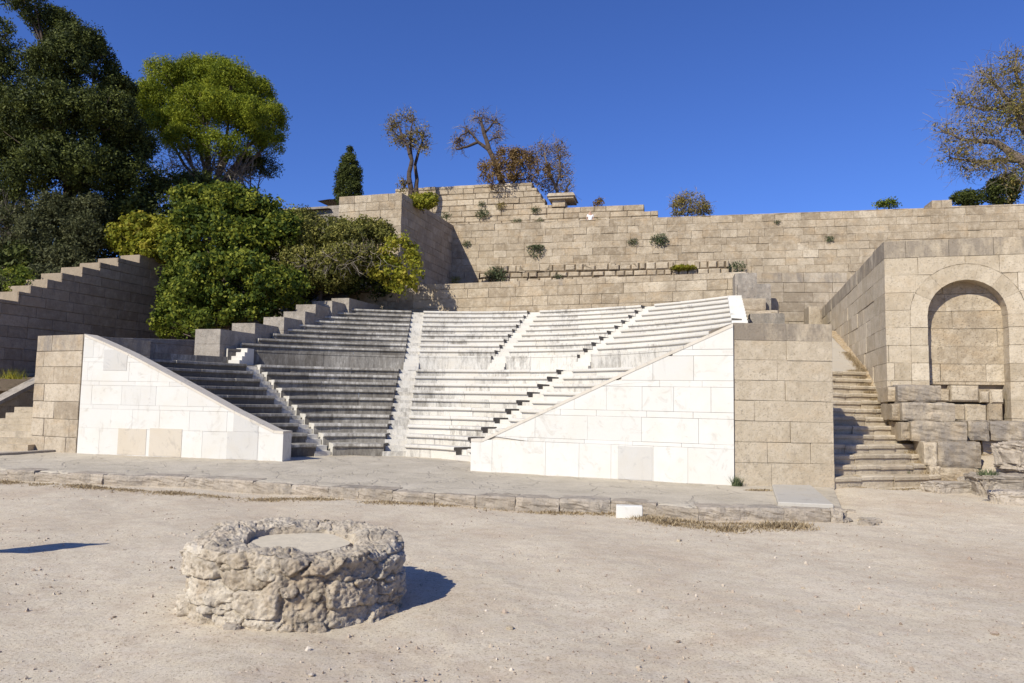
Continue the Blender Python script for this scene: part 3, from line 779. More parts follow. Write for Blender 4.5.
# ------------------------------------------------------------------ walls behind the seating
u20=ang(19.5); RWl=Plane(at_y(440,284,39.9)[:2],u20)
sa,_=RWl.sz(352,290); sb_,_=RWl.sz(746,272); _,zr_=RWl.sz(600,277.5)
mason_thing('retaining_wall',RWl,[(sa,zr_),(sb_,zr_)],zr_-3.4,1.2,.5,1.25,'poros_warm','long plain ashlar wall directly behind the top marble row','wall','terrace walls',seed=70,greytop=.3,grey=-.1,bev=.012,gap=.012,rough=.01)
p=at_y(744,300,37.2); RE=Plane(p[:2],ang(5.5)); s1_=RE.sz(835,300)[0]; _,ze=RE.sz(800,272.5)
mason_thing('retaining_wall',RE,[(-.3,ze),(s1_+.6,ze)],ze-6.5,1.0,.5,1.1,'poros','pale patched ashlar wall between the grey tiered blocks and the sloping side of the arched building','wall','terrace walls',seed=72,greytop=.35,bev=.012,gap=.012,rough=.014)
tb=thing('tiered_end_blocks',(11.5,31,3.5),'grey lichen covered blocks stepping down beside the right end of the white rows','wall')
for i,(x0,y0,x1,y1,D,g,mt,t) in enumerate([(735,272.5,757,283,33.2,.35,'poros_grey',.6),(738,283.2,771,298,32.8,.55,'poros_grey',.4),(741,298.2,766,310,32.4,.1,'poros',.5),(766,298,779,311,33.4,.0,'poros',.6),(745,310,778,323,31.6,.0,'poros',.7),(750,313,785,324,30.8,.6,'poros_grey',.4),
     (809,306,820,323,34.5,.1,'poros',.5)]):
    bigblock('stone_block',x0,y0,x1,y1,D,1.3,tb,mt,12,g,i*2.7,t,.035,ext=(.9 if i in (0,1,3,5,6) else .0)+.02)
# upper terrace wall (big back wall)
pT=at_y(660,217,47.0); BW=Plane(pT[:2],ang(12.2)); _,zT=BW.sz(660,217.2)
sLft,_=BW.sz(436,232); sRt=52
topT=[(sLft-2,zT-.0),(sRt,zT)]
# little variation of the broken skyline at the far right
s935,_=BW.sz(932,205); s950,_=BW.sz(952,205)
topT=[(sLft-2,zT),(s935-.01,zT),(s935,zT+.45),(s950,zT+.45),(s950+.01,zT+.05),(sRt,zT)]
_,zR1=BW.sz(600,262.5); _,zR0=BW.sz(600,277)
mason_thing('terrace_wall',BW,topT,4.0,1.4,.47,1.0,'poros_warm','great weathered back wall running across the picture below the skyline','wall','terrace walls',seed=80,greytop=.1,grey=-.08,bev=.016,gap=.006,rough=.024,jit=.03)
# rubble course in front of its foot
RB=Plane(BW.w(0,0,.45)[:2],BW.u); s0_,_=RB.sz(478,274); s1_,_=RB.sz(716,272); _,zt_=RB.sz(600,263); 
r=random.Random(12); tops=[]; s=s0_
while s<s1_: 
    tops+=[(s,zt_-r.choice((0,0,.12,.42)) ),]; s+=r.uniform(.6,1.4); tops+=[(s-.01,tops[-1][1])]
mason_thing('rubble_wall',RB,tops,zt_-2.6,.5,.42,.62,'poros_warm','courses of loose pale squared stones with open joints at the foot of the back wall','wall','terrace walls',seed=83,grey=-.25,bev=.05,gap=.07,rough=.07,corem='hill')
# set-back upper wall with stepped right end
UW=Plane(BW.w(0,0,-1.7)[:2],BW.u)
upx=[(404,190.5),(430,187.2),(531,182.2)]; ut=[UW.sz(*p) for p in upx]; zU=ut[-1][1]
ut=[(UW.sz(395,190)[0],zU),(UW.sz(532,182)[0],zU)]
for x,y in ((537,187.5),(541,193),(545,198.5),(552,204.5)):
    s_,_=UW.sz(x,y); _,z_=UW.sz(x,y); ut+=[(ut[-1][0]+.002,z_),(s_,z_)]
z_=UW.sz(600,206)[1]; ut+=[(ut[-1][0]+.002,z_),(UW.sz(644,205)[0],z_)]
z_=UW.sz(652,211)[1]; ut+=[(ut[-1][0]+.002,z_),(UW.sz(658,211)[0],z_)]
mason_thing('terrace_wall',UW,ut,zT-1.6,1.1,.42,1.15,'poros_warm','upper set-back wall with a stepped right end below the brown bushy trees','wall','terrace walls',seed=85,grey=-.15,bev=.03,gap=.02,rough=.05,jit=.04)
# corner wall upper left
pc=at_y(402,192.5,42.2); CF=Plane(pc[:2],ang(16)); _,zC=CF.sz(402,192.6)
cw=thing('corner_wall',(pc.x,pc.y+1,5),'high ashlar corner wall above the shrubs with its right face in shade','wall')
sl1,_=CF.sz(339,200); sl2,_=CF.sz(285,205)
part_masonry('front_face',CF,[(sl1,zC),(0.0,zC)],[(sl1,5.),(0.0,5.)],1.2,.5,1.2,'poros_warm',cw,seed=90,greytop=.3,bev=.012,gap=.012,rough=.012)
part_masonry('front_face',Plane(CF.w(sl1-8,0,-.9)[:2],CF.u),[(0,zC-.25),(8.0,zC-.25)],[(0,5.),(8.,5.)],1.2,.5,1.2,'poros_grey',cw,seed=91,grey=.5,bev=.012,gap=.012,rough=.012)
CSd=Plane(pc[:2],(math.sin(math.radians(17.0)),math.cos(math.radians(17.0))))
part_masonry('side_face',CSd,[(0.0,zC-.003),(9.3,zC-.003)],[(0.0,5.),(9.3,5.)],1.2,.5,1.1,'poros',cw,seed=92,greytop=.2,bev=.012,gap=.012,rough=.008)
# cornice slab resting on the upper wall's end
p=at_y(563,206,UW.w(UW.sz(563,206)[0],0)[1]+.4); cs_=thing('cornice_slab',p,'thick overhanging cornice slab propped on the broken end of the upper wall','stone')
mb=MB(); 
def wbox(mb,pl,s0,s1,z0,z1,d0,d1,t=.5,g=0.): 
    P=[(s0,z0),(s1,z0),(s1,z1),(s0,z1)]; mb.prism([pl.w(a,b,d0) for a,b in P],[pl.w(a,b,d1) for a,b in P],t,g)
z0=UW.sz(563,206)[1]; s0=UW.sz(549,200)[0]; s1=UW.sz(574,200)[0]
wbox(mb,UW,s0,s1,z0+.45,z0+.70,.35,-1.6,.6,.2); 
mb.prism([UW.w(s0+.06,z0+.70,.3),UW.w(s1-.3,z0+.70,.3),UW.w(s1-.3,z0+.70,-1.5),UW.w(s0+.06,z0+.70,-1.5)],[UW.w(s0+.1,z0+.62,.28),UW.w(s1-.4,z0+.62,.28),UW.w(s1-.4,z0+.62,-1.5),UW.w(s0+.1,z0+.62,-1.5)])
mb.prism([UW.w(s0-.1,z0+.62,.45),UW.w(s1+.12,z0+.62,.45),UW.w(s1-.02,z0+.86,.34),UW.w(s0+.02,z0+.86,.34)],[UW.w(s0-.1,z0+.62,-1.7),UW.w(s1+.12,z0+.62,-1.7),UW.w(s1-.02,z0+.86,-1.6),UW.w(s0+.02,z0+.86,-1.6)],.6,.2)
mb.build('slab',M['poros'],cs_)
mb=MB(); wbox(mb,UW,s0+.25,s0+1.15,z0-.05,z0+.45,.1,-1.3,.7,-.2); mb.build('supporting_block',M['poros_warm'],cs_)
# ------------------------------------------------------------------ stepped block wall along the left end of the upper rows
sw=thing('stepped_block_wall',(-11,33.5,3),'staircase-like row of big squared blocks climbing along the left end of the upper rows','wall')
for i,(x0,y0,x1,s,dep) in enumerate([(195.5,329,221,-1.0,2.6),(232,323,255.5,1.15,2.1),(263.5,317,284.5,2.75,1.9),(283.5,311.3,305.5,4.1,1.7),(296,304.3,316,4.9,2.0),(312,300.8,332.5,6.1,2.0),(331.5,298,349.5,7.3,3.2)]):
    # block front face right corner sits near the boundary line
    q=BL.w(s,0,-.05); pl=Plane((q.x,q.y),ang(14))
    b=pl.sz(x1,y0); a=pl.sz(x0,y0); off=b[0]; zt=b[1]; mb=MB(); dz=2.2 if i else 2.4
    w0,w1=b[0]-(b[0]-a[0]),b[0]
    R_=random.Random(i+5)
    for j in range(3):
        z1=zt-.0-j*.62; z0=z1-.61; hh=.006
        P=[(w0+.01,z0),(w1-.01,z0),(w1-.01,z1),(w0+.01,z1)]
        front=[pl.w(c_,z,R_.uniform(0,.01)) for c_,z in P]; sh=Vector((BL.u.x,BL.u.y,0))*dep
        mb.prism(front,[p+sh for p in front],R_.uniform(.3,.7),.25 if j==0 else .1)
    mb.build('stone_block',M['poros_grey'],sw)
# low parapet behind the left wedge
p=at_y(128,342,28.8); q=at_y(197,333.3,31.5); PLp=Plane(p[:2],(q-p)[:2]); Lq=(q-p).length
mason_thing('low_wall',PLp,[(-3,p.z),(Lq+.4,(p.z+q.z)/2+.05)],2.6,.45,.55,1.4,'poros_grey','low dark wall with a pale sunlit top behind the left-hand bench rows','wall',seed=95,grey=.35,bev=.01,gap=.01,rough=.006)
# dark backing wall behind the last left row
mb=MB(); bk=spans(C,RP,[],lambda p: low_ok(p) and (Vector(p)-BL.p).dot(BL.n)<0)
for (b0,b1,w) in bk[:1]:
    prof=[(RP-.1,zW-.1),(RP-.1,zW+.30),(RP+.35,zW+.31),(RP+.35,zW-.1)]
    riser('back_row',C,b0,b1,prof,301,lambda b:.75,1.3)
# ------------------------------------------------------------------ left high wall in shade
HW=Plane((-22.0,31.0),(math.sin(math.radians(16.5)),math.cos(math.radians(16.5))))
tp=[(-12,297),(18,297),(18,291),(30,291),(30,285),(47,284),(47,279),(62,277),(62,272.5),(82,271),(82,266.5),(100,265),(100,262),(118,260.5),(118,257.5),(140,256),(140,254.5),(182,252)]
tt=[]
for x,y in tp:
    s,z=HW.sz(x,y); 
    if tt and s<=tt[-1][0]: s=tt[-1][0]+.003
    tt.append((s,z))
# make level treads
for i in range(0,len(tt)-1,2): tt[i+1]=(tt[i+1][0],tt[i][1])
mason_thing('side_wall',HW,tt,1.6,1.3,.5,1.2,'poros_brown','long shaded ashlar wall at far left with a stepped sunlit top, below the dark trees','wall','terrace walls',seed=100,grey=.05,greytop=.1,bev=.014,gap=.014,rough=.015)
# left staircase and its parapet
st2=thing('stone_staircase',(-17.6,25,0.2),'few worn steps at the far left edge beside the brownish stone pier','staircase','side staircases')
b=at_z(27,451,S)
for k in range(7):
    mb=MB(); z=S+.2*(k+1); pp=Vector((b.x+.3,b.y))+Vector((.1,1))*(.38*k)
    r=random.Random(k)
    P=[(pp.x-2.6+.0*k,pp.y),(pp.x-.28,pp.y),(pp.x-.28,pp.y+.55),(pp.x-2.6,pp.y+.55)]
    mb.prism([(a,c_,z) for a,c_ in P],[(a,c_,z-.3) for a,c_ in P],r.uniform(.4,.8),.1); mb.build('step',M['poros_pale'],st2)
a=at_y(-30,413,26.2); q=at_y(36,382,28.6); P2=Plane(a[:2],(q-a)[:2]); Lq=((q-a).xy).length
lw2=thing('parapet_wall',(a.x,a.y,.3),'sloping parapet with pale coping beside the far left steps','wall')
part_masonry('masonry_face',P2,[(-2,a.z-1.3),(Lq+2,q.z+.9)],[(-2,.0),(Lq+2,.0)],.5,.55,1.2,'poros',lw2,seed=110,bev=.01,gap=.01,rough=.006)
mb=MB(); P=[(-2,a.z-1.3),(Lq+2,q.z+.9),(Lq+2,q.z+1.05),(-2,a.z-1.15)]
mb.prism([P2.w(s,z,.06) for s,z in P],[P2.w(s,z,-.56) for s,z in P],.6,.2); mb.build('coping',M['poros_grey'],lw2)
# pale kerb strip at left
a=at_z(-20,456.8,S); b=at_z(57,451.6,S); mb=MB(); d=(b-a).normalized(); nn=Vector((d.y,-d.x,0))
mb.prism([a+Vector((0,0,.06)),b+Vector((0,0,.06)),b-nn*.35+Vector((0,0,.06)),a-nn*.35+Vector((0,0,.06))],[a,b,b-nn*.35,a-nn*.35],.6,.1)
tag(mb.build('kerb_stone',M['poros_grey']),'thin pale kerb strip in front of the brownish pier and the left steps','kerb')
# ================================================================== TERRAIN behind
hx=np.arange(-75,26,.4); hy=np.arange(22,110,.4); HX,HY=np.meshgrid(hx,hy)
hb=np.clip(3.0+.46*(HY-29),-.3,zr_-.35)-np.where((HX>9)&(HY<44),2.5,0)
lowb=2.75+.17*(HY-31)+.55*np.clip(HY-42,0,8); wq=sstep(-14,-10,HX); hb=np.where(HX<9,np.minimum(hb,lowb*(1-wq)+hb*wq),hb)
dl=-((HX-HW.p.x)*HW.n.x+(HY-HW.p.y)*HW.n.y)-1.3      # >0 : left of the high wall
wallz=np.interp((HX-HW.p.x)*HW.u.x+(HY-HW.p.y)*HW.u.y,[p[0] for p in tt],[p[1] for p in tt])
sal=(HX-HW.p.x)*HW.u.x+(HY-HW.p.y)*HW.u.y; fe=sstep(tt[-1][0]-1.,tt[-1][0]+7,sal)
Lz=wallz-1.3+np.clip(dl,0,20)*.05+.16*np.clip(HY-36,0,30)
t_=np.clip((dl+1.1)/(.9+9*fe),0,1); HZ=hb+t_*t_*(3-2*t_)*(Lz-hb)
HZ=HZ+.12*np.sin(HX*1.1)*np.sin(HY*.9)
dC=np.hypot(HX-C.x,HY-C.y)
lb=(HX-BL.p.x)*BL.n.x+(HY-BL.p.y)*BL.n.y        # <0: left of the upper rows
wl=(HX-LW.p.x)*LW.n.x+(HY-LW.p.y)*LW.n.y
rb=(HX-RWl.p.x)*RWl.n.x+(HY-RWl.p.y)*RWl.n.y     # <0 behind the retaining wall
bk_=(HX-BW.p.x)*BW.n.x+(HY-BW.p.y)*BW.n.y
cfx=(HX-CF.p.x)*CF.n.x+(HY-CF.p.y)*CF.n.y; csx=(HX-CSd.p.x)*CSd.n.x+(HY-CSd.p.y)*CSd.n.y
keep=((lb<-.7)&(dC>11.4)&(wl<-2.6))|((rb<-1.3)&(bk_>-1.5))
p2=(HX-P2.p.x)*P2.n.x+(HY-P2.p.y)*P2.n.y; keep&=~((HX<-14)&(p2>-.3)&(HY<32)); keep&=~((cfx<-1.)&(csx<0)); keep&=(bk_>-2.0); keep&=(HX<24)
tag(grid_mesh('hillside',HX,HY,HZ,M['hill'],keep[:-1,:-1]),kind='structure')
ux=np.arange(0,75,.6); uy=np.arange(1.25,60,.9); UX,UY=np.meshgrid(ux,uy); s5,_=UW.sz(531,190)
def terr(name,sa,sb_,d0,d1,z):
    n1,n2=max(2,int((sb_-sa)/.9)),max(2,int((d1-d0)/1.)); A,B=np.meshgrid(np.linspace(sa,sb_,n1),np.linspace(d0,d1,n2))
    PX_=BW.p.x+BW.u.x*A-BW.n.x*B; PY_=BW.p.y+BW.u.y*A-BW.n.y*B
    tag(grid_mesh(name,PX_,PY_,z+.06*np.sin(A*2.1)*np.sin(B*1.7),M['hill']),kind='structure')
terr('upper_terrace',s5-.2,60,2.6,70,zT-.3)
terr('upper_terrace',-26,s5-.25,2.6,70,zU-.35)
terr('ledge_path',-14,-.1,1.2,1.72,zT-.86)
terr('upper_terrace',-26,UW.sz(398,200)[0]-1,-7.2,2.5,zC-.5)
# ================================================================== WELL
wc=at_y(297,590,8.05); wc.z=0
def well():
    th=thing('stone_well',(wc.x,wc.y,0),'round low rubble stone well head with a filled centre on the sandy ground','well')
    Ro,Ri,Hh=1.075,.60,.70; na,nz_=620,150
    r=np.random.default_rng(5)
    # stones on the outer face, irregular courses
    cs=[]; z=.0
    for row,(h,n) in enumerate(((.16,17),(.23,12),(.19,16),(.12,21))):
        a0=r.uniform(0,1)
        for i in range(n):
            if r.random()<.12: continue
            cs.append(((i+a0+r.uniform(-.32,.32))/n*2*PI,z+h/2+r.uniform(-.045,.045),h*r.uniform(.8,1.2),2*PI/n))
        z+=h
    for i in range(38): cs.append((r.uniform(0,2*PI),r.uniform(.02,.72),.09,.16))
    cs=np.array(cs); tints=r.uniform(0,1,len(cs)); push=r.uniform(-.03,.045,len(cs))
    # profile parameter: outer face -> rim -> inner face -> fill
    prof=[]
    for i in range(70): prof.append((0,i/69.))
    for i in range(1,46): prof.append((1,i/45.))
    for i in range(1,12): prof.append((2,i/11.))
    for i in range(1,16): prof.append((3,i/15.))
    V=[];tintv=[];greyv=[]
    A=np.linspace(0,2*PI,na,endpoint=False)
    shape=1+.022*np.cos(2*A+.8)+.02*np.cos(3*A+2)+.012*np.cos(5*A)+.008*np.cos(9*A+1)
    # rim height: higher slabs at left/back
    hr=Hh+.03*np.cos(A-PI*.8)+.02*np.sin(3*A+.5)+.012*np.sin(7*A)
    for seg,u in prof:
        if seg==0:
            z=u*hr
            flare=.05*(1-u)**2
            R_=Ro*shape+flare-.035*(u>.93)*(u-.93)/.07
            # cell function
            dth=(A[:,None]-cs[None,:,0]+PI)%(2*PI)-PI
            dx=dth*Ro; dz=(z[:,None]-cs[None,:,1])
            wn=np.array([fbm((math.cos(a)*5,math.sin(a)*5,u*4)) for a in A[::4]]); wn=np.interp(np.arange(na),np.arange(0,na,4),wn)
            sx=cs[None,:,3]*Ro*.5; sz=cs[None,:,2]*.5
            d=(np.abs(dx/sx)**3.4+np.abs(dz/sz)**3.4+1e-9)**(1/3.4)
            d+=.22*wn[:,None]
            o=np.sort(d,1); F1,F2=o[:,0],o[:,1]; ix=np.argmin(d,1)
            e=np.clip((F2-F1)/.22,0,1)
            bulge=(1-(1-e)**2)*(.045+.03*(tints[ix]>.5))+push[ix]*.9*np.minimum(1,e*2)+.02
            R_=R_-.07+bulge
            tintv.append(np.where(e<.3,.12,tints[ix]*.75+.25)); greyv.append(.1*u+tints[ix]*.25-.05)
        elif seg==1:
            z=hr+.012*math.sin(u*PI)*2-.035*u**2
            R_=Ro*shape*(1-u)+(Ri*(1+.05*np.cos(2*A+2)+.04*np.cos(5*A)))*u-.045*(1-u)
            tintv.append(np.full(na,.6)); greyv.append(np.full(na,.3))
        elif seg==2:
            z=hr-.035-.09*u; R_=(Ri*(1+.05*np.cos(2*A+2)+.04*np.cos(5*A)))*(1-.03*u)
            tintv.append(np.full(na,.5)); greyv.append(np.full(na,.1))
        else:
            z=hr*0+Hh-.075+.008*(1-u); R_=(Ri*(1+.05*np.cos(2*A+2)+.04*np.cos(5*A)))*.97*(1-u)+.001
            tintv.append(np.full(na,.95)); greyv.append(np.full(na,-.6))
        V.append(np.stack([R_*np.cos(A),R_*np.sin(A),z*np.ones(na)],-1))
    V=np.array(V)      # (m,na,3)
    m=len(prof)
    for j,(seg,u) in enumerate(prof):
        for i in range(na):
            p=V[j,i]; v=Vector(p)
            n1=fbm(v*3.1,4); n2=fbm(v*9.+Vector((7,0,0)),5,.5); n3=mn.noise(v*38)+1.3*mn.noise(v*21)
            if seg==0:
                rr=math.hypot(p[0],p[1]); pit=max(0,mn.noise(v*13+Vector((3,3,3)))-.28); k=(rr+n1*.035+n2*.022+n3*.008-pit*.06)/rr; V[j,i,0]*=k;V[j,i,1]*=k
                V[j,i,2]+= (n1*.03+n2*.012)*min(1,u*3)
            elif seg==1:
                rg=abs(mn.noise(v*5.5))
                V[j,i,2]+=n1*.035+n2*.014+n3*.006-(.035*max(0,.07-rg)/.07); 
            elif seg==2:
                V[j,i,2]+=(n1*.03+n2*.018)*(1-u); V[j,i,0]*=1+.05*n1; V[j,i,1]*=1+.05*n1
            else: V[j,i,2]+=n2*.003
    nq=(m-1)*na
    idx=np.arange(m*na).reshape(m,na); nx=np.roll(idx,-1,1)
    q=np.stack([idx[:-1],nx[:-1],nx[1:],idx[1:]],-1)
    T=np.array(tintv)[:-1];G=np.array(greyv)[:-1]
    def mk(name,rows,mat):
        qq=q[rows].reshape(-1,4); me=bpy.data.meshes.new(name); 
        used=np.unique(qq); rm=np.zeros(m*na,np.int32); rm[used]=np.arange(len(used)); VV=V.reshape(-1,3)[used]+np.array([wc.x,wc.y,-.01]); qq=rm[qq]
        me.vertices.add(len(VV)); me.vertices.foreach_set('co',VV.astype(np.float32).ravel()); n=len(qq)
        me.loops.add(n*4); me.polygons.add(n); me.loops.foreach_set('vertex_index',qq.astype(np.int32).ravel()); me.polygons.foreach_set('loop_start',np.arange(0,n*4,4,dtype=np.int32)); me.update(calc_edges=True)
        for nm,a in (('tint',T[rows].ravel()),('grey',G[rows].ravel())):
            at=me.attributes.new(nm,'FLOAT','FACE'); at.data.foreach_set('value',a.astype(np.float32))
        return finish(me,name,mat,th)
    segs=np.array([s for s,_ in prof])[:-1]
    mk('rubble_ring',np.where(segs==0)[0],M['wellstone']); mk('rim',np.where((segs==1)|(segs==2))[0],M['wellstone']); mk('sand_fill',np.where(segs==3)[0],M['fill'])
M['wellstone']=stone_mat('well_rubble',W(.33,.265,.185),W(.52,.44,.335),W(.66,.59,.48),W(.22,.195,.165),patch=.55,speck=.7,ochre=W(.44,.30,.17),bumpd=.05)
M['fill']=simple('pale_sand_fill',(.58,.505,.38),.95,.6)
well()
r=random.Random(31)
for i,(px,py,sx) in enumerate([(232,629,.10),(270,627,.085),(322,622,.09),(352,617,.12),(386,606,.11),(301,630,.07)]):
    p=at_z(px,py,0.02); rock('loose_stone',(p.x,p.y,.03),(sx,sx*.8,sx*.55),['rounded stone at the front left foot of the well','stone wedged under a gap at the front of the well','flat stone at the front of the well, right of the dark gap','wide stone at the front right foot of the well','grey stone at the far right foot of the well','smallest stone lying just in front of the well'][i],'stone','stones at the foot of the well',r.uniform(0,3),i+20,sub=3)
# ================================================================== small stones, slab, white block
for i,(px,py,sx,lab) in enumerate([(510,629,.045,'pale fist-sized stone on the open sand right of the well'),(679,541,.05,'small whitish stone on the sand in front of the marble wall'),(252,0,0,None),(815,0,0,None),(124,551,.035,'tiny ochre stone on the sand left of the well'),(785,601,.025,'tiny white stone on the sand toward the bottom right'),(803,588,.028,'tiny grey stone on the sand below the stone platform tip')]):
    if not lab: continue
    p=at_z(px,py,0); z=gzz(p.x,p.y); rock('loose_stone',(p.x,p.y,z+.01),(sx,sx*.85,sx*.6),lab,'stone','loose stones on the sand',i,40+i,sub=2,mat='poros_pale')
a=at_z(617.5,517.5,.03); b=at_z(643,517.5,.03); mb=MB(); c=(a+b)/2; mb.box((c.x,c.y+.12,0.0),(b-a).length,.22,.24,-.12,.95,0)
o=mb.build('white_block',M['marble']); bv=o.modifiers.new('b','BEVEL'); bv.width=.012; tag(o,'small clean white marble block standing against the platform kerb','block')
P=[at_z(772,486.5,S+.02),at_z(811,487,S+.02),at_z(834,507,S+.02),at_z(778,504.5,S+.02)]
mb=MB(); mb.prism([p+Vector((0,0,.05)) for p in P],[p-Vector((0,0,.05)) for p in P],.5,.3); o=mb.build('paving_slab',marble('grey_slab',(.43,.40,.345),(.29,.26,.22),.8)); bv=o.modifiers.new('b','BEVEL'); bv.width=.015
tag(o,'smooth grey marble slab lying at the foot of the tan pier','slab')
# rubble at platform tip
tip=thing('rubble_heap',at_z(845,518,0.05),'crumbled stone tip at the right end of the platform','rubble')
for i in range(26):
    px=random.uniform(822,874); py=510+(px-822)*.2+random.uniform(-4,5); p=at_z(px,py,.05); s=random.uniform(.06,.2)
    rock('rubble_piece',(p.x,p.y,gzz(p.x,p.y)+s*.12),(s,s*.7,s*.38),rz=random.uniform(0,3),seed=60+i,sub=3,parent=tip)
# pebbles
def pebbles():
    n=6000; ico=bmesh.new(); bmesh.ops.create_icosphere(ico,subdivisions=1,radius=1); bv=np.array([v.co[:] for v in ico.verts]); bf=np.array([[v.index for v in f.verts] for f in ico.faces]); ico.free()
    yy=4.6+(rng.random(n)**1.25)*12.5; xx=rng.uniform(-.78,.78,n)*yy; s=np.clip(rng.lognormal(-4.75,.5,n),.003,.035)
    keep=[]
    zz=gz(xx,yy)
    # not under the well
    ok=(np.hypot(xx-wc.x,yy-wc.y)>1.15)
    xx,yy,s,zz=xx[ok],yy[ok],s[ok],zz[ok]; n=len(xx)
    V=bv[None]*(s[:,None,None]*rng.uniform(.5,1.1,(n,1,3)))*(1+.25*rng.normal(size=(n,len(bv),1))); V+=np.stack([xx,yy,zz],-1)[:,None,:]
    tri=(V[:,bf,:]).reshape(-1,3,3); t=np.repeat(rng.random(n),len(bf))
    o=quads_obj('pebbles',tri,M['pebble'],t=t,origin=Vector((0,0,0))); tag(o,'scatter of small pebbles over the sandy ground','pebbles',kind='stuff')
n_=NT('pebble_stone'); M['pebble']=n_.out(n_.ramp(n_.attr('tint'),[(0,W(.20,.15,.11)),(.4,W(.38,.30,.23)),(.8,W(.46,.385,.29)),(1,W(.56,.49,.40))]))
pebbles()
# ================================================================== VEGETATION
def leafquads(P,N,size,asp=.6,bias=1.0,r=rng,fold=False):
    n=len(P); v=r.normal(size=(n,3)); v/=np.linalg.norm(v,axis=1,keepdims=True)
    nr=v+N*bias; nr/=np.linalg.norm(nr,axis=1,keepdims=True)
    a=np.cross(nr,r.normal(size=(n,3))); a/=np.linalg.norm(a,axis=1,keepdims=True)+1e-9; b=np.cross(nr,a)
    s=size*r.uniform(.6,1.35,(n,1)); a=a*s*.5; b=b*s*.5*asp
    return np.stack([P-a,P+b*.9-a*.1,P+a,P-b*.9-a*.1],1)
def crown_points(blobs,nclump,rc,shell=.55,seed=0,low=-.35):
    """blobs: list of (center, (rx,ry,rz)); returns clump centres and normals spread near the surface of the union"""
    r=np.random.default_rng(seed); vol=np.array([b[1][0]*b[1][2] for b in blobs]); pr=vol/vol.sum()
    P=[];N=[]; CC_=np.array([b[0] for b in blobs]); RR_=np.array([b[1] for b in blobs])
    k=r.choice(len(blobs),nclump*4,p=pr)
    for i in k:
        c,rad=np.array(blobs[i][0]),np.array(blobs[i][1])
        d=r.normal(size=3); d/=np.linalg.norm(d)
        if d[2]<low and r.random()<.5: d[2]=-d[2]
        q=c+d*rad*(shell+(1-shell)*r.random()**.5)
        nz_=fbm((q[0]*.55+seed,q[1]*.55,q[2]*.55))+.5*fbm((q[0]*1.4,q[1]*1.4+seed,q[2]*1.4))
        if nz_<-.26: continue
        q=c+(q-c)*(1+.22*np.clip(nz_,-.6,.8))
        ins=False
        dd_=np.sum(((q-CC_)/RR_)**2,1); dd_[i]=9
        if (dd_<shell*shell*.75).any(): continue
        P.append(q);N.append(d/rad/np.linalg.norm(d/rad))
        if len(P)>=nclump: break
    return np.array(P),np.array(N)
def lobes(blobs,n,rl,seed,low=-.3,inner=True):
    r=np.random.default_rng(seed); w_=np.array([b[1][0]*b[1][2] for b in blobs]); k=r.choice(len(blobs),n*3,p=w_/w_.sum()); out=[]
    C_=np.array([b[0] for b in blobs]); R_=np.array([b[1] for b in blobs])
    for i in k:
        d=r.normal(size=3); d/=np.linalg.norm(d)
        if d[2]<low: continue
        q=C_[i]+d*np.maximum(R_[i]-rl*.8,R_[i]*.35)
        e_=C_[i]+d*R_[i]; dd=np.sum(((e_-C_)/R_)**2,1); dd[i]=9
        if (dd<.8).any(): continue
        s_=rl*r.uniform(.6,1.35); out.append((tuple(q),(s_,s_,s_*.72)))
        if len(out)>=n: break
    return out or blobs
def foliage(blobs,nclump,rc,nleaf,leaf,seed,mat,asp=.6,bias=1.,shell=.55,flat=1.,tvar=.25,strag=0.):
    r=np.random.default_rng(seed+99); P,N=crown_points(blobs,nclump,rc,shell,seed)
    n=len(P); rcs=rc*r.uniform(.55,1.3,(n,1,1))
    d=r.normal(size=(n,nleaf,3)); d/=np.linalg.norm(d,axis=2,keepdims=True)
    rad=r.random((n,nleaf,1))**.4
    off=d*rad*rcs; off[:,:,2]*=flat
    if strag: off*= (1+strag*(r.random((n,nleaf,1))**6)*3)
    Q=(P[:,None,:]+off).reshape(-1,3); NN=(N[:,None,:]*.6+d).reshape(-1,3); NN/=np.linalg.norm(NN,axis=1,keepdims=True)
    V=leafquads(Q,NN,leaf,asp,bias,r)
    t=np.clip(.5+np.repeat(r.normal(0,tvar*.75,n),nleaf)+r.normal(0,tvar*.6,n*nleaf),0,1)
    return V,t
def limbs(mb,base,blobs,r0,r,nb=6,gn=6):
    top=Vector(np.mean([b[0] for b in blobs],0)); base=Vector(base)
    mid=base.lerp(top,.55)+Vector((r.uniform(-.2,.2),r.uniform(-.2,.2),0))
    mb.tube(base,mid,r0,r0*.7,8); 
    for c,rad in blobs:
        c=Vector(c); k=mid.lerp(c,.5)+Vector((r.uniform(-.3,.3),r.uniform(-.3,.3),-.2)); rr=r0*.35
        mb.tube(mid,k,rr*1.3,rr*.8,6); mb.tube(k,c,rr*.8,rr*.35,5)
        for _ in range(nb):
            e=c+Vector((r.uniform(-.8,.8)*rad[0],r.uniform(-.8,.8)*rad[1],r.uniform(-.6,.8)*rad[2])); mb.tube(k.lerp(c,r.uniform(.2,1)),e,rr*.3,rr*.08,4)
def blob(px,py,rx,ry,D,dd=0.,ryf=.8):
    c=at_y(px,py,D+dd); k=(D+dd)/F; return (tuple(c),(rx*k,max(rx,ry)*k*ryf,ry*k))
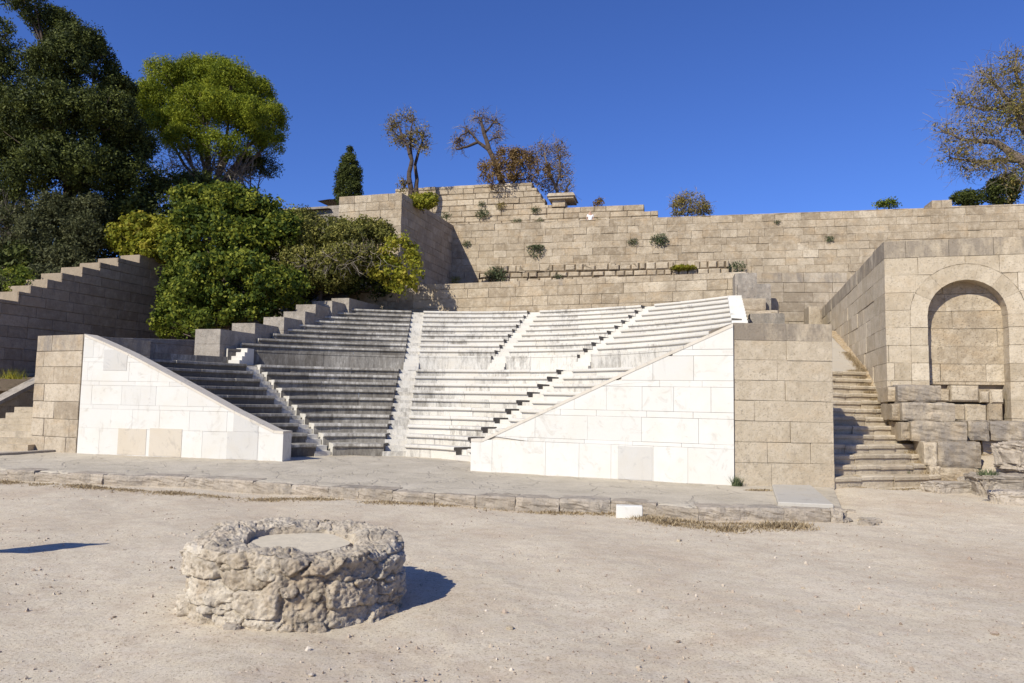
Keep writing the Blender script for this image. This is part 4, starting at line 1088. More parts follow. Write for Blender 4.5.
def tree(name,base,blobs,label,cat,mat,nclump,rc,nleaf,leaf,seed,r0=.25,group=None,bark='bark',extra=None,lobe=None,**kw):
    r=random.Random(seed); b=Vector(base); th=thing(name,b,label,cat,group)
    mb=MB(); limbs(mb,base,blobs,r0,r); mb.build('trunk',M[bark],th,recalc=False,smooth=True)
    V,t=foliage((lobes(blobs,lobe[0],lobe[1],seed) if lobe else blobs),nclump,rc,nleaf,leaf,seed,mat,**kw)
    if lobe:
        k2=dict(kw); k2['shell']=.5; k2.pop('strag',None); V2,t2=foliage([(c,(a*.88,b_*.88,d*.88)) for c,(a,b_,d) in blobs],nclump//3,rc*1.25,nleaf,leaf*1.15,seed+5,mat,**k2); V=np.concatenate([V,V2]); t=np.concatenate([t,t2*.8])
    quads_obj('crown',V,M[mat],th,t)
    if extra: extra(th,r)
    return th
def twigs_mesh(blobs,n,seed,length,rad,parent,name='twigs',mat='twig',out=.8):
    r=random.Random(seed); mb=MB()
    for _ in range(n):
        c,rd=r.choice(blobs); c=Vector(c); d=Vector((r.gauss(0,1),r.gauss(0,1),r.gauss(0,1))).normalized()
        p=c+Vector((d.x*rd[0],d.y*rd[1],d.z*rd[2]))*r.uniform(.3,.95)
        dr=(d*out+Vector((r.gauss(0,.5),r.gauss(0,.5),r.gauss(0,.5)))).normalized(); L=length*r.uniform(.5,1.3); t=r.random()
        for _2 in range(3):
            e=p+dr*L/3; mb.tube(p,e,rad,rad*.7,3,t); p=e; dr=(dr+Vector((r.gauss(0,.35),r.gauss(0,.35),r.gauss(0,.35)))).normalized()
            if r.random()<.7: 
                s=(dr+Vector((r.gauss(0,.7),r.gauss(0,.7),r.gauss(0,.7)))).normalized(); mb.tube(p,p+s*L*.3,rad*.6,rad*.3,3,t)
    return mb.build(name,M[mat],parent,recalc=False)
def hz(x,y):
    i=int(round((x+75)/.4)); j=int(round((y-22)/.4)); i=min(max(i,0),HZ.shape[1]-1); j=min(max(j,0),HZ.shape[0]-1); return float(HZ[j,i])
# --- large dark trees on the left
def gbase(px,D): 
    p=at_y(px,300,D); return (p.x,p.y,hz(p.x,p.y)-.1)
D=43
tree('dark_conifer',gbase(60,D),[blob(36,10,13,15,D),blob(52,28,22,20,D,1),blob(78,48,22,20,D),blob(96,66,18,18,D,.5),blob(58,72,36,32,D,-1),blob(114,92,19,18,D,1),blob(100,120,34,32,D,-1.5),blob(50,120,48,40,D,-2),blob(122,150,26,34,D),blob(20,150,40,40,D),blob(70,175,60,40,D,-2),blob(130,190,28,34,D),blob(95,215,40,30,D,-1)],
     'tallest dense dark green conifer at the upper left','tree','cypress',2300,.42,62,.165,1,.45,'trees on the left slope','barkdark',lobe=(210,1.05),asp=.5,tvar=.4,flat=1.15,strag=.12)
tree('dark_conifer',gbase(-30,47),[blob(0,34,9,16,46),blob(2,56,13,18,46),blob(-10,70,30,30,46),blob(-15,110,45,40,46),blob(-10,160,45,40,46),blob(-20,210,50,40,46)],
     'dark conifer cut by the left edge, its tip lower than its neighbour','tree','cypress',800,.42,60,.17,2,.4,'trees on the left slope','barkdark',lobe=(70,1.1),asp=.5,tvar=.4,flat=1.15,strag=.12)
D=52
def pine_extra(th,r):
    bl=[blob(185,165,25,18,D,-2.5),blob(215,172,28,14,D,-2),blob(175,185,20,12,D,-2),blob(240,178,14,8,D,-1)]
    twigs_mesh(bl,420,5,1.6,.022,th,'dead_branches','twig',.4)
tree('umbrella_pine',gbase(205,D),[blob(158,106,28,26,D,-1),blob(180,84,32,24,D,0),blob(205,80,34,24,D,1),blob(232,86,30,24,D,-1),blob(252,100,26,22,D,1),blob(266,122,20,22,D,0),blob(203,112,34,28,D,-3),blob(240,120,26,24,D,-2.5),blob(164,128,24,18,D,-2),blob(185,140,22,16,D,-3),blob(222,146,24,16,D,-3),blob(250,142,22,16,D,-2),blob(268,142,14,14,D,0),blob(215,158,18,8,D,-2.5)],
     'rounded yellow-green umbrella pine with bare grey lower branches','tree','pine',1500,.50,95,.17,3,.4,'trees on the left slope','bark',pine_extra,lobe=(80,1.05),asp=.36,tvar=.4,shell=.66,bias=.9)
tree('pine_branch_tree',gbase(262,54),[blob(262,166,18,8,54),blob(250,160,12,8,54),blob(240,172,10,6,54)],'small dark pine showing below the right side of the umbrella pine','tree','cypress',110,.6,60,.22,4,.2,'trees on the left slope',asp=.3)
# grey green bushes below them
D=40
tree('grey_shrub',gbase(65,D),[blob(62,215,34,22,D),blob(48,240,26,26,D,-1),blob(80,240,24,24,D,-1),blob(60,262,32,16,D,-1.5),blob(90,215,16,20,D)],'muted grey-green shrub above the stepped top of the shaded wall','shrub','greyleaf',700,.38,50,.15,6,.12,'shrubs on the left slope',lobe=(60,.7),asp=.5,tvar=.3)
def te(th,r): twigs_mesh([blob(12,222,16,18,D),blob(20,240,18,14,D),blob(4,252,10,14,D)],300,8,1.3,.013,th,'bare_twigs')
tree('twiggy_shrub',gbase(10,D),[blob(8,225,18,20,D),blob(20,250,22,14,D)],'greyish twiggy half-dead shrub at the left edge','shrub','greyleaf',260,.42,40,.15,7,.1,'shrubs on the left slope','bark',te)
tree('small_green_shrub',gbase(22,34),[blob(18,276,14,8,33.8),blob(28,284,12,7,33.6),blob(8,290,14,7,33)],'small fresh green bush on the soil above the left end of the shaded wall','shrub','fig',60,.3,34,.13,9,.05,'shrubs on the left slope')
# fig-like bushes between the wall and the seating
D=39.6
tree('fig_tree',gbase(150,D),[blob(128,240,22,14,D),blob(150,228,24,14,D,1),blob(170,242,22,16,D),blob(140,252,20,8,D,-.5),blob(160,255,18,8,D)],'yellowish green leafy fig bush overhanging the end of the shaded stepped wall','shrub','figyellow',330,.32,34,.185,10,.1,'shrubs on the left slope',lobe=(36,.65),asp=.75,bias=1.2)
D=38
tree('fig_tree',gbase(215,D),[blob(200,200,26,14,D,2),blob(232,205,28,18,D,1),blob(258,215,26,22,D,1),blob(215,232,34,24,D),blob(250,245,34,24,D),blob(195,222,22,20,D),blob(186,262,14,26,D,.5),blob(280,235,24,26,D)],'large bright green leafy tree in the middle of the left thicket','tree','fig',900,.38,36,.19,11,.15,'shrubs on the left slope',lobe=(80,.75),asp=.7,bias=.8,tvar=.5,strag=.12)
D=35.5
tree('fig_tree',gbase(235,D),[blob(215,272,26,18,D),blob(245,272,28,20,D),blob(225,300,30,18,D),blob(262,290,26,20,D),blob(205,308,14,12,D),blob(188,318,14,22,D,1),blob(192,290,14,20,D,1),blob(285,285,20,16,D),blob(245,312,30,10,D)],'low deep green leafy bush directly above the first squared step blocks','shrub','fig',700,.34,36,.185,12,.1,'shrubs on the left slope',lobe=(70,.65),asp=.7,bias=.8,tvar=.5,strag=.12)
tree('dark_undergrowth_shrub',gbase(196,33.5),[blob(188,300,12,24,34.5),blob(196,322,16,12,33.5),blob(180,322,8,16,34),blob(174,296,12,26,36.5),blob(168,322,12,18,37),blob(190,275,16,18,37),blob(215,322,16,6,34.5),blob(245,318,24,6,35),blob(285,305,26,8,36.5)],'dark shaded leaves between the end of the stepped wall and the squared blocks','shrub','fig',300,.36,40,.2,55,.06,'shrubs on the left slope',asp=.6)
tree('soil_bank_shrub',gbase(20,34.5),[blob(18,284,26,9,34.5),blob(48,276,20,10,36),blob(78,266,20,9,38),blob(-8,290,20,9,33)],'dark low bushes directly behind the left end of the stepped wall','shrub','greyleaf',260,.3,40,.13,56,.05,'shrubs on the left slope',asp=.6)
D=39
def te2(th,r): twigs_mesh([blob(330,262,22,12,D,-2),blob(350,258,20,10,D,-2),blob(310,268,14,10,D,-2),blob(372,255,16,10,D,-2)],110,9,.9,.011,th,'bare_twigs')
tree('olive_shrub',gbase(320,D),[blob(300,226,26,18,D,1),blob(322,230,26,16,D),blob(350,234,24,14,D,1),blob(312,245,30,18,D),blob(345,240,30,14,D),blob(370,235,22,16,D,1),blob(292,250,20,20,D),blob(308,264,24,14,D,-1),blob(342,262,26,13,D,-1),blob(290,276,16,12,D,-1),blob(362,258,18,12,D,-1),blob(325,278,24,10,D,-.6)],'broad olive-green shrub with grey dead twigs in front of the high corner wall','shrub','olive',1250,.36,36,.15,13,.12,'shrubs on the left slope','bark',te2,lobe=(80,.7),asp=.6,tvar=.45,strag=.1)
tree('yellow_shrub',gbase(398,D),[blob(398,252,20,14,D,-1),blob(408,268,14,16,D,-1.3),blob(388,272,16,16,D,-1),blob(405,285,12,8,D,-1)],'slender yellow-green shrub against the shaded side of the corner wall','shrub','figyellow',130,.34,28,.19,14,.07,'shrubs on the left slope',asp=.65)
tree('dark_undergrowth_shrub',gbase(330,40),[blob(270,285,40,18,41),blob(320,282,34,14,41),blob(365,282,26,12,40.5),blob(172,300,18,34,41),blob(165,275,20,20,41),blob(105,248,34,14,43),blob(60,262,40,14,40),blob(15,264,30,14,38),blob(215,325,30,14,40.5),blob(150,215,40,18,43),blob(190,190,30,16,46)],'dark shaded undergrowth below the olive-green shrub','shrub','cypress',700,.55,44,.24,15,.1,'shrubs on the left slope',asp=.6)
# small cypress on the corner wall
D=47
tree('small_cypress',(at_y(349,196,D).x,D,zC-.2),[blob(349,153,3.5,6,D),blob(349,163,7,8,D),blob(349,176,10.5,10,D),blob(349,190,13,11,D),blob(349,202,14,8,D)],'small dark conical cypress standing alone above the corner wall','tree','cypress',260,.30,90,.15,16,.1,'trees on the skyline',asp=.45,shell=.6)
# bare trees on the skyline
def bare(name,base,target,label,mat,seed,r0,levels,leafn,leaf,leafmat,lean=None,group='trees on the skyline',spread=.62,parts=None,bias=None,lenf=1.):
    r=random.Random(seed); th=thing(name,base,label,'tree',group); mb=MB(); tips=[]
    def grow_(p,d,L,rad,lv):
        seg=3; q=Vector(p); dd=d.copy()
        for i in range(seg):
            e=q+dd*L/seg; mb.tube(q,e,rad*(1-i*.15),rad*(1-(i+1)*.15),6 if lv>2 else 4,r.random()); q=e; dd=(dd+Vector((r.gauss(0,.18),r.gauss(0,.18),r.gauss(0,.12)+.02))).normalized()
        tips.append((q,lv))
        if lv<=0: return
        for _ in range(r.choice((2,3,3)) if lv>1 else 3):
            n2=(dd+Vector((r.gauss(0,spread),r.gauss(0,spread),r.gauss(.08,spread*.7)))+(bias or Vector((0,0,0)))*.3).normalized()
            grow_(q,n2,L*r.uniform(.6,.85)*lenf,rad*.58,lv-1)
    for (d,L,rr) in target: grow_(Vector(base),Vector(d).normalized(),L,rr,levels)
    mb.build('trunk',M[mat],th,recalc=False)
    T=[np.array(q[:]) for q,lv in tips if lv<=1]; T=np.array(T); rg=np.random.default_rng(seed)
    k=rg.integers(0,len(T),leafn); P=T[k]+rg.normal(0,.16,(leafn,3)); N=rg.normal(size=(leafn,3))
    quads_obj('leaves',leafquads(P,N,leaf,.6,.5,rg),M[leafmat],th,rg.random(leafn)); return th
D=50
def skel(name,label,D,stems,blobs,mat,leafmat,nleaf,leaf,ntw,seed,twr=.013,twl=1.0,cat='tree',group='trees on the skyline',twmat='twig'):
    r=random.Random(seed); p0=at_y(stems[0][0][0],stems[0][0][1],D); th=thing(name,p0,label,cat,group); mb=MB(); pts=[]
    for st in stems:
        P=[];dd=r.uniform(-.1,.1)
        for i,(x,y,w) in enumerate(st): P.append((at_y(x,y,D+dd*i*3+(r.uniform(-.15,.15))),w*D/F))
        for (a_,wa),(b_,wb) in zip(P,P[1:]):
            q=a_; n=3
            for k in range(1,n+1):
                e=a_.lerp(b_,k/n)+Vector((r.gauss(0,.035),r.gauss(0,.04),r.gauss(0,.03)))*(k<n); mb.tube(q,e,(wa+(wb-wa)*(k-1)/n)*.5,(wa+(wb-wa)*k/n)*.5,7,r.random()); q=e
                pts.append(q)
    # secondary limbs toward the twig clusters
    for c,rd in blobs:
        c=Vector(c); near=min(pts,key=lambda p:(p-c).length)
        for _ in range(5):
            e=c+Vector((r.uniform(-.7,.7)*rd[0],r.uniform(-.7,.7)*rd[1],r.uniform(-.7,.7)*rd[2])); m_=near.lerp(e,.5)+Vector((r.gauss(0,.12),r.gauss(0,.12),r.gauss(.05,.1)))
            mb.tube(near,m_,.045,.03,5,r.random()); mb.tube(m_,e,.03,.015,4,r.random())
    mb.build('trunk',M[mat],th,recalc=False,smooth=True)
    twigs_mesh(blobs,ntw,seed,twl,twr,th,'twigs',twmat,.6)
    rg=np.random.default_rng(seed); vol=np.array([b_[1][0]*b_[1][2] for b_ in blobs]); k=rg.choice(len(blobs),nleaf,p=vol/vol.sum())
    cc=np.array([b_[0] for b_ in blobs]); rr=np.array([b_[1] for b_ in blobs]); d=rg.normal(size=(nleaf,3)); d/=np.linalg.norm(d,axis=1,keepdims=True)
    # leaves sit in small sprays
    sp=rg.normal(size=(max(1,nleaf//9),3)); sp/=np.linalg.norm(sp,axis=1,keepdims=True); ks=rg.choice(len(blobs),len(sp),p=vol/vol.sum()); S0=cc[ks]+sp*rr[ks]*rg.random((len(sp),1))**.5
    P=S0[rg.integers(0,len(sp),nleaf)]+rg.normal(0,.13,(nleaf,3)); quads_obj('leaves',leafquads(P,d,leaf,.6,.3,rg),M[leafmat],th,rg.random(nleaf)); return th
skel('bare_tree','sparse tree with forked trunk and thin rounded crown, left on the skyline',D,[[(411,196,6),(409,178,5),(412,160,4),(406,143,3),(399,126,2)],[(416,196,5),(417,180,4),(415,165,3.4),(420,148,2.6),(424,132,1.6)],[(412,160,3),(410,140,2),(413,122,1.4)],[(409,178,2.5),(404,188,2),(403,178,1.4)],[(406,143,2.2),(394,132,1.4),(388,124,1)]],
     [blob(397,122,11,8,D),blob(409,117,9,8,D),blob(421,132,10,11,D),blob(400,138,14,9,D),blob(412,140,12,12,D),blob(391,130,7,7,D),blob(424,146,6,9,D),blob(403,186,5,10,D)],'barkdark','oliveb',2600,.14,170,3,.011,.7)
skel('bare_tree','leaning nearly leafless tree reaching left behind the brown bush',D+2,[[(505,190,7),(497,168,6),(489,150,5),(484,134,4),(480,118,2.6)],[(489,150,4),(478,142,3.2),(466,147,2.6),(456,149,1.8)],[(478,142,2.8),(469,131,2),(461,135,1.4),(455,142,1)],[(484,134,2.6),(494,122,1.8),(500,124,1)],[(486,142,2),(497,138,1.2)]],
     [blob(480,118,12,8,D+2),blob(493,122,9,7,D+2),blob(458,143,8,8,D+2),blob(469,131,9,6,D+2),blob(496,135,8,8,D+2)],'barkdark','brownleaf',1300,.12,210,12,.012,.75)
D=51
tree('brown_bush',(at_y(515,190,D).x,D,zU-.5),[blob(492,172,14,13,D),blob(508,163,16,16,D),blob(524,168,17,18,D),blob(538,172,13,14,D),blob(500,180,18,10,D)],'dense reddish-brown bushy tree in the centre of the skyline','tree','brownleaf',230,.4,40,.15,17,.15,'trees on the skyline','barkdark',asp=.55)
skel('bare_tree','loose purplish brown twiggy tree at the right of the brown bush',D+1,[[(562,206,4),(556,188,3.4),(549,172,2.6),(545,156,1.6)],[(562,206,3.4),(567,190,2.4),(570,180,1.4)],[(556,188,2.4),(561,170,2),(558,152,1.4)]],
     [blob(545,152,13,12,D+1),blob(558,148,9,9,D+1),blob(553,170,13,12,D+1),blob(564,178,9,12,D+1),blob(565,192,10,9,D+1),blob(550,186,9,9,D+1),blob(562,160,9,10,D+1)],'bark','brownleaf',2600,.12,330,21,.012,.75)
D=49
def te3(th,r): twigs_mesh([blob(689,206,20,11,D)],160,19,.6,.012,th,'twigs','straw')
tree('round_bush',(at_y(690,216,D).x,D,zT-.3),[blob(680,207,13,10,D),blob(692,204,14,11,D),blob(702,211,11,7,D),blob(688,214,18,7,D)],'small rounded olive-brown bush alone on the skyline','shrub','oliveb',120,.33,34,.12,18,.08,'trees on the skyline','bark',te3)
for i,(px,py,D,rx,ry,mt,lab) in enumerate([(600,202,50,6,3,'brownleaf','tiny orange-brown plant peeping over the upper wall'),(886,204,47,15,3.5,'fig','low leafy green plant peeping over the back wall'),(424,200,44.0,14,7,'figyellow','yellow-green bush spilling over the corner wall\'s shaded side'),(968,198,46,16,7,'cypress','low dark bush on the skyline left of the big right-hand tree'),(1002,190,46.5,17,15,'cypress','dense dark bush under the big right-hand tree')]):
    bl=[blob(px-rx*.4,py+1,rx*.55,ry*.8,D),blob(px+rx*.3,py,rx*.6,ry,D),blob(px,py+ry*.4,rx*.8,ry*.6,D)]
    c=at_y(px,py+ry,D)
    tree('small_bush',(c.x,c.y,c.z-.4),bl,lab,'shrub',mt,[25,60,110,120,220][i],.28,[12,14,26,36,40][i],.14 if i!=2 else .19,70+i,.04,'bushes on the wall tops',asp=.6)
# big half-bare tree at the right edge
D=46
bl=[blob(955,152,20,16,D),blob(948,128,14,12,D),blob(975,165,20,14,D),blob(975,130,22,20,D),blob(965,100,16,14,D),blob(990,100,22,24,D),blob(985,78,16,14,D),blob(1010,70,18,22,D),blob(1010,120,24,30,D),blob(1000,160,22,20,D),blob(1030,100,22,40,D),blob(1015,185,18,20,D),blob(1045,160,26,40,D)]
th=skel('half_bare_tree','big half-bare autumn tree reaching in from the upper right edge',D,[[(1062,225,16),(1045,190,13),(1022,160,9),(995,142,6),(965,140,3),(945,132,1.6)],[(1045,190,9),(1030,140,7),(1012,105,5),(992,82,3),(980,70,1.6)],[(1022,160,6),(1000,160,4.5),(975,162,3),(950,158,1.6)],[(1030,140,6),(1025,100,4.5),(1015,70,3),(1018,48,1.6)],[(1062,225,12),(1070,150,9),(1060,90,5)],[(1012,105,4),(985,110,2.6),(960,104,1.4)]],
     bl,'bark','oliveb',12000,.15,950,33,.011,1.2)
bl=[blob(1010,150,22,18,D),blob(1000,120,20,18,D),blob(1022,100,16,22,D),blob(1020,185,18,18,D)]
V,t=foliage(bl,120,.5,14,.15,44,'oliveb',asp=.6); quads_obj('crown',V,M['olive'],th,t)
# ------------------------------------------------------------------ weeds on the walls
def weed(pl,px,py,rpx,label,mat='weed',n=150,droop=.3,seed=0,stems=0,hang=0.):
    s,z=pl.sz(px,py); c=pl.w(s,z,.05); Dk=c.y/F; rad=rpx*Dk; rg=np.random.default_rng(seed+500)
    th=thing('wall_weed',c,label,'plant','weeds growing on the walls'); nv=Vector((pl.n.x,pl.n.y,0)); uv=Vector((pl.u.x,pl.u.y,0))
    mb=MB(); r=random.Random(seed)
    d=rg.normal(size=(n,3)); d/=np.linalg.norm(d,axis=1,keepdims=True); rr=rg.random((n,1))**.45*rad
    off=d*rr; O=off[:,0:1]*np.array(uv)*1.05+np.abs(off[:,1:2])*np.array(nv)*.6; O[:,2]+=off[:,2]*.75*(.3 if 'creeper' in label else 1)-hang*np.abs(off[:,2])
    P=np.array(c)+O; V=leafquads(P,d,.055+rad*.18,.35,.3,rg); quads_obj('leaves',V,M[mat],th,rg.random(n))
    for _ in range(10+stems):
        e=c+uv*r.uniform(-1,1)*rad*(1.3 if stems else .8)+Vector((0,0,1))*r.uniform(-.4,1.)*rad*(.2 if 'creeper' in label else 1)*(1.5 if stems else .8)+nv*r.uniform(.05,.5)*rad
        mb.tube(c,e,.012,.006,3,r.random())
    mb.build('stems',M['straw'],th,recalc=False)
wl_=[(UW,482,204.5,4.5,'grey-green tuft high on the upper wall, upper one of a close pair','weed'),(UW,483,214,8,'grey-green cushion on the upper wall, lower one of a close pair','weed'),(UW,536,210,5.5,'green tuft below the stepped end of the upper wall','weed'),
 (UW,517,222,5.5,'round green tuft at the foot of the upper wall, left of a similar one','weed'),(UW,540,221.5,5,'round green tuft at the foot of the upper wall, right of a similar one','weed'),(BW,446,217,7,'grey-green clump at the top of the back wall beside the shaded corner wall','weed'),
 (BW,466.5,244,5,'green tuft on the back wall just beside the edge of the shadow','weed'),(BW,536.5,247,9.5,'largest green tuft, hanging in a point in the middle of the back wall','weed'),(BW,633,242,6,'dark green round tuft on the back wall, left of a larger one','weed'),
 (BW,659,240,9.5,'bushy green clump on the back wall below the rounded skyline bush','weed'),(BW,777,222,3.5,'tiny dark weed near the top of the back wall','weed'),(BW,829,239,5,'small tuft on the back wall left of the arched building','weed'),
 (RB,737,267,9,'grey-green clump standing on the ledge at the right end of the loose stones','weed'),(RB,496,275,12,'wide dark weed with tall dead stems where the shadow meets the loose stones','weed'),(RB,456,280,6,'yellow-green sprig in the shaded corner of the back wall','figyellow'),
 (RB,684,268,13,'yellow creeper trailing over the loose stone courses','figyellow'),(UW,501,206,6,'dry brownish weed on the upper wall between green tufts','oliveb'),(UW,598,222,5,'small faint green plant beside the visitor on the ledge','weed'),
 (RB,558,277,5,'small grey-green weed in the loose stone courses','weed')]
for i,(pl,px,py,rp,lab,mt) in enumerate(wl_):
    weed(pl,px,py,rp,lab,mt,n=int(60+rp*rp*3.2),seed=i,stems=14 if i==13 else 0,hang=.6 if i==7 else 0)
# tufts on the ground
def tuft(px,py,z,h,w,n,label,mat='weed',seed=0,group='ground tufts'):
    c=at_z(px,py,z); rg=np.random.default_rng(seed+900); ang_=rg.uniform(0,2*PI,n); rr=rg.random(n)**.6*w
    B=np.stack([c.x+np.cos(ang_)*rr,c.y+np.sin(ang_)*rr*.5,np.full(n,z)],-1); hh=h*rg.uniform(.4,1.1,n); lean=rg.normal(0,.35,(n,2))
    Tp=B+np.stack([lean[:,0]*hh,lean[:,1]*hh,hh],-1); sd_=np.stack([np.cos(ang_+1.5),np.sin(ang_+1.5),0*ang_],-1)*.010
    V=np.stack([B-sd_,B+sd_,Tp],1); o=quads_obj('grass_tuft',V,M[mat],None,rg.random(n)); return tag(o,label,'grass tuft',group)
tuft(737,486,S,.26,.14,160,'green tuft at the corner between marble wall and tan pier','weed',1)
tuft(902,473,S+RS,.16,.35,160,'flat green tuft growing on the lowest steps','weed',2)
tuft(863,366,at_y(863,366,25.6)[2],.22,.3,120,'green weeds at the foot of the sloping side wall above the steps','weed',3)
tuft(988,475,.8,.15,.25,120,'little green tuft on the sandy shelf right of the grey blocks','weed',4)
tuft(12,379,at_y(12,379,28.6)[2],.45,.6,160,'yellow-green weed on the soil above the far left parapet','figyellow',5)
# dry grass strips (uncountable)
def strip(pts,n,h,wid,seed,label,mat='grass',zf=None):
    rg=np.random.default_rng(seed); P=[at_z(x,y,zf if zf is not None else .02) for x,y in pts]; Ls=poly_len(P)
    s=rg.uniform(0,Ls[-1],n); clump=np.clip(.5*np.sin(s*2.3+seed)+.5*np.sin(s*5.1)+rg.normal(0,.5,n)+.9,0.1,2)/1.6
    ok=rg.random(n)<clump; s=s[ok]; clump=clump[ok]; n=len(s)
    X=np.interp(s,Ls,[p.x for p in P]); Y=np.interp(s,Ls,[p.y for p in P]); 
    X+=rg.normal(0,wid*.6,n); Y-=np.abs(rg.normal(0,wid,n)); Zz=(gz(X,Y)-.005) if zf is None else np.full(n,zf)
    hh=h*rg.uniform(.3,1.,n)*np.clip(clump,.4,1.3); a=rg.uniform(0,6.3,n); B=np.stack([X,Y,Zz],-1)
    Tp=B+np.stack([np.cos(a)*hh*.9,np.sin(a)*hh*.9,hh*rg.uniform(.3,1,n)],-1); sd_=np.stack([-np.sin(a),np.cos(a),0*a],-1)*rg.uniform(.007,.018,(n,1))
    o=quads_obj('dry_grass',np.stack([B-sd_,B+sd_,Tp],1),M[mat],None,rg.random(n)); tag(o,label,'grass',kind='stuff')
strip([(0,480),(91,486),(141,489),(222,495),(299,498),(440,503),(520,507),(616,513),(700,521),(800,524)],26000,.085,.2,1,'dry straw grass along the foot of the platform kerb')
strip([(640,517),(680,523),(730,526),(800,524)],9000,.13,.24,2,'thicker dry grass below the right part of the platform kerb')
strip([(840,495),(900,497),(935,495)],2600,.07,.10,3,'dry straw before the lowest step of the right staircase')
strip([(745,490),(768,490)],900,.06,.08,4,'dry straw at the foot of the tan pier',zf=S+.005)
# dry grass along the right edge of the steps
def edge_grass():
    rg=np.random.default_rng(6); n=7000; k=rg.uniform(0,NS+8,n); b=Vector((baseR.x,baseR.y))
    q=np.stack([b.x-.08+sd.x*TR*k+np.where(k>NS,.42+(k-NS)*TR*.21,0)+rg.normal(0,.10,n),b.y+sd.y*TR*k,S+RS*np.clip(np.floor(k)+1,0,NS)+np.clip(k-NS,0,9)*TR*.27],-1)
    hh=rg.uniform(.03,.12,n); a=rg.uniform(0,6.3,n); T=q+np.stack([np.cos(a)*hh*.8,np.sin(a)*hh*.8,hh],-1); s_=np.stack([-np.sin(a),np.cos(a),0*a],-1)*.008
    tag(quads_obj('dry_grass',np.stack([q-s_,q+s_,T],1),M['grass'],None,rg.random(n)),'rusty dry grass along the right edge of the staircase','grass',kind='stuff')
edge_grass()
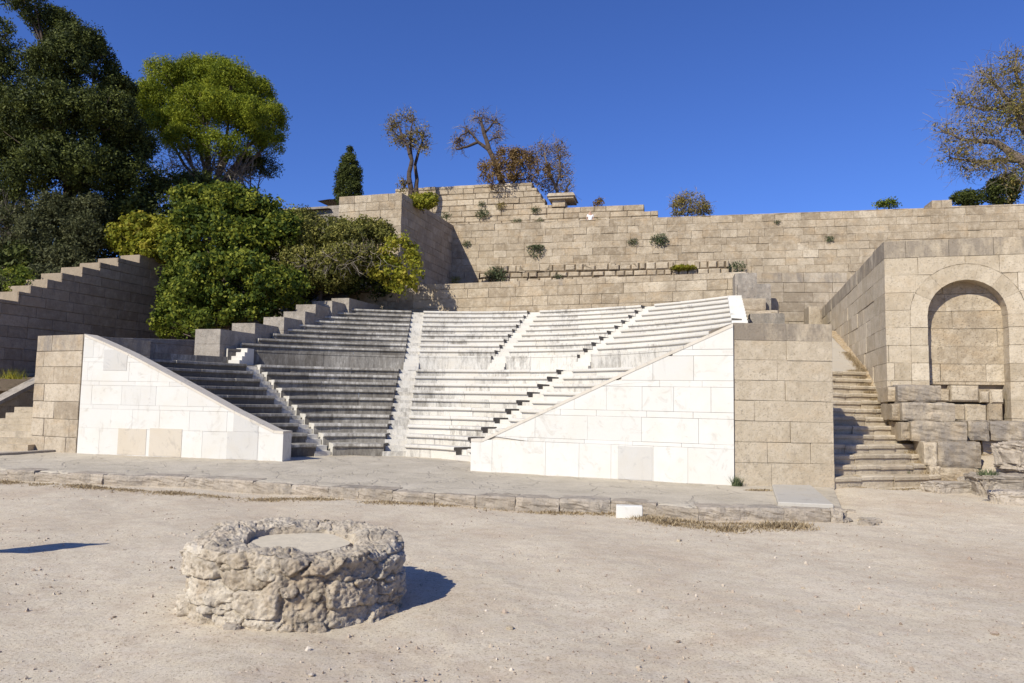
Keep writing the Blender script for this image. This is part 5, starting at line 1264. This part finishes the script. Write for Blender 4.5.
# ------------------------------------------------------------------ visitor on the upper ledge
def person():
    s,z=BW.sz(589,223); c=BW.w(s,zT-.0,-.75); base=Vector((c.x,c.y,zT-.86))
    k=1.0; th=thing('person',base,'dark haired visitor in a white top standing behind the high ledge','person')
    def skin(name,vs,es,mat,root=0,sub=2):
        me=bpy.data.meshes.new(name); me.from_pydata([v[:3] for v in vs],es,[]); o=bpy.data.objects.new(name,me); COL.objects.link(o); o.parent=th; me.materials.append(mat)
        m=o.modifiers.new('s','SKIN'); 
        for i,v in enumerate(vs): me.skin_vertices[0].data[i].radius=(v[3],v[4] if len(v)>4 else v[3]*.8)
        me.skin_vertices[0].data[root].use_root=True; m.use_smooth_shade=True
        sbd=o.modifiers.new('u','SUBSURF'); sbd.levels=sub; sbd.render_levels=sub; return o
    V=[(0,0,.92,.13,.10),(0,0,1.12,.12,.09),(0,0,1.34,.14,.10),(0,0,1.45,.06,.06),(0,-.01,1.53,.075,.085),(0,-.01,1.63,.085,.10),
       (.17,0,1.38,.055),(.22,-.03,1.12,.042),(.17,-.16,.93,.035),(.16,-.22,.88,.03),(-.17,0,1.38,.055),(-.23,-.03,1.12,.042),(-.20,-.18,.95,.035),(-.19,-.24,.91,.03),
       (.09,0,.85,.085),(.10,-.01,.48,.06),(.10,.02,.08,.045),(.10,-.12,.03,.04),(-.09,0,.85,.085),(-.10,-.01,.48,.06),(-.10,.02,.08,.045),(-.10,-.12,.03,.04)]
    E=[(0,1),(1,2),(2,3),(3,4),(4,5),(2,6),(6,7),(7,8),(8,9),(2,10),(10,11),(11,12),(12,13),(0,14),(14,15),(15,16),(16,17),(0,18),(18,19),(19,20),(20,21)]
    skin('body',V,E,M['skin'])
    skin('shirt',[(0,0,.90,.155,.12),(0,0,1.12,.145,.115),(0,0,1.34,.165,.125),(.17,0,1.38,.075),(.21,-.02,1.2,.062),(-.17,0,1.38,.075),(-.21,-.02,1.2,.062)],[(0,1),(1,2),(2,3),(3,4),(2,5),(5,6)],M['shirt'])
    skin('trousers',[(0,0,.9,.145,.115),(.09,0,.82,.1),(.10,-.01,.48,.075),(.1,.02,.13,.065),(-.09,0,.82,.1),(-.10,-.01,.48,.075),(-.1,.02,.13,.065)],[(0,1),(1,2),(2,3),(0,4),(4,5),(5,6)],M['trouser'])
    skin('hair',[(0,.035,1.66,.095,.10),(0,.06,1.55,.08,.06)],[(0,1)],M['hair'])
    bg=skin('bag',[(-.24,.04,1.12,.07,.10),(-.24,.04,.98,.09,.12)],[(0,1)],M['trouser']); bg.parent=None; bg.location=base
    bg.name='shoulder_bag'; tag(bg,'dark shoulder bag hanging at the visitor\'s left in the picture','bag')
person()
# ------------------------------------------------------------------ info sign just outside the frame (its shadow falls on the sand)
sg=thing('sign_post',(-7.85,8.9,0),'slim steel information sign just outside the left edge, casting the narrow shadow on the sand','sign')
mb=MB(); mb.tube((-7.85,8.9,-.05),(-7.85,8.9,1.9),.022,.022,8); mb.build('post',M['metal'],sg)
mb=MB(); mb.box((-7.75,8.9,1.12),.62,.03,.78,math.radians(5)); mb.build('sign_panel',M['panel'],sg)
# ================================================================== LIGHT
SUN_B=math.radians(219); SUN_E=math.radians(37)
sdv=Vector((math.sin(SUN_B)*math.cos(SUN_E),math.cos(SUN_B)*math.cos(SUN_E),math.sin(SUN_E)))
ld=bpy.data.lights.new('sun','SUN'); ld.energy=5.0; ld.angle=math.radians(.53); ld.color=(1,.952,.83)
lo=bpy.data.objects.new('sun',ld); COL.objects.link(lo); lo.rotation_euler=(-sdv).to_track_quat('-Z','Y').to_euler(); lo.location=(-20,-20,40)
w=bpy.data.worlds.new('World'); sc.world=w; w.use_nodes=True; nt=w.node_tree
sky=nt.nodes.new('ShaderNodeTexSky'); sky.sky_type='NISHITA'; sky.sun_disc=False; sky.sun_elevation=SUN_E; sky.sun_rotation=SUN_B; sky.altitude=0; sky.air_density=1.; sky.dust_density=0.; sky.ozone_density=8.
bg=nt.nodes['Background']; bg.inputs[1].default_value=.083; tn=nt.nodes.new('ShaderNodeMix'); tn.data_type='RGBA'; tn.blend_type='MULTIPLY'; tn.inputs['Factor'].default_value=1; tn.inputs['B'].default_value=(.84,.96,1.46,1); tn.clamp_result=False; nt.links.new(sky.outputs[0],tn.inputs['A']); nt.links.new(tn.outputs['Result'],bg.inputs[0])
sc.view_settings.view_transform='Standard'; sc.view_settings.look='None'; sc.view_settings.gamma=1; sc.view_settings.exposure=.22
sc.render.engine='CYCLES'; sc.cycles.max_bounces=6
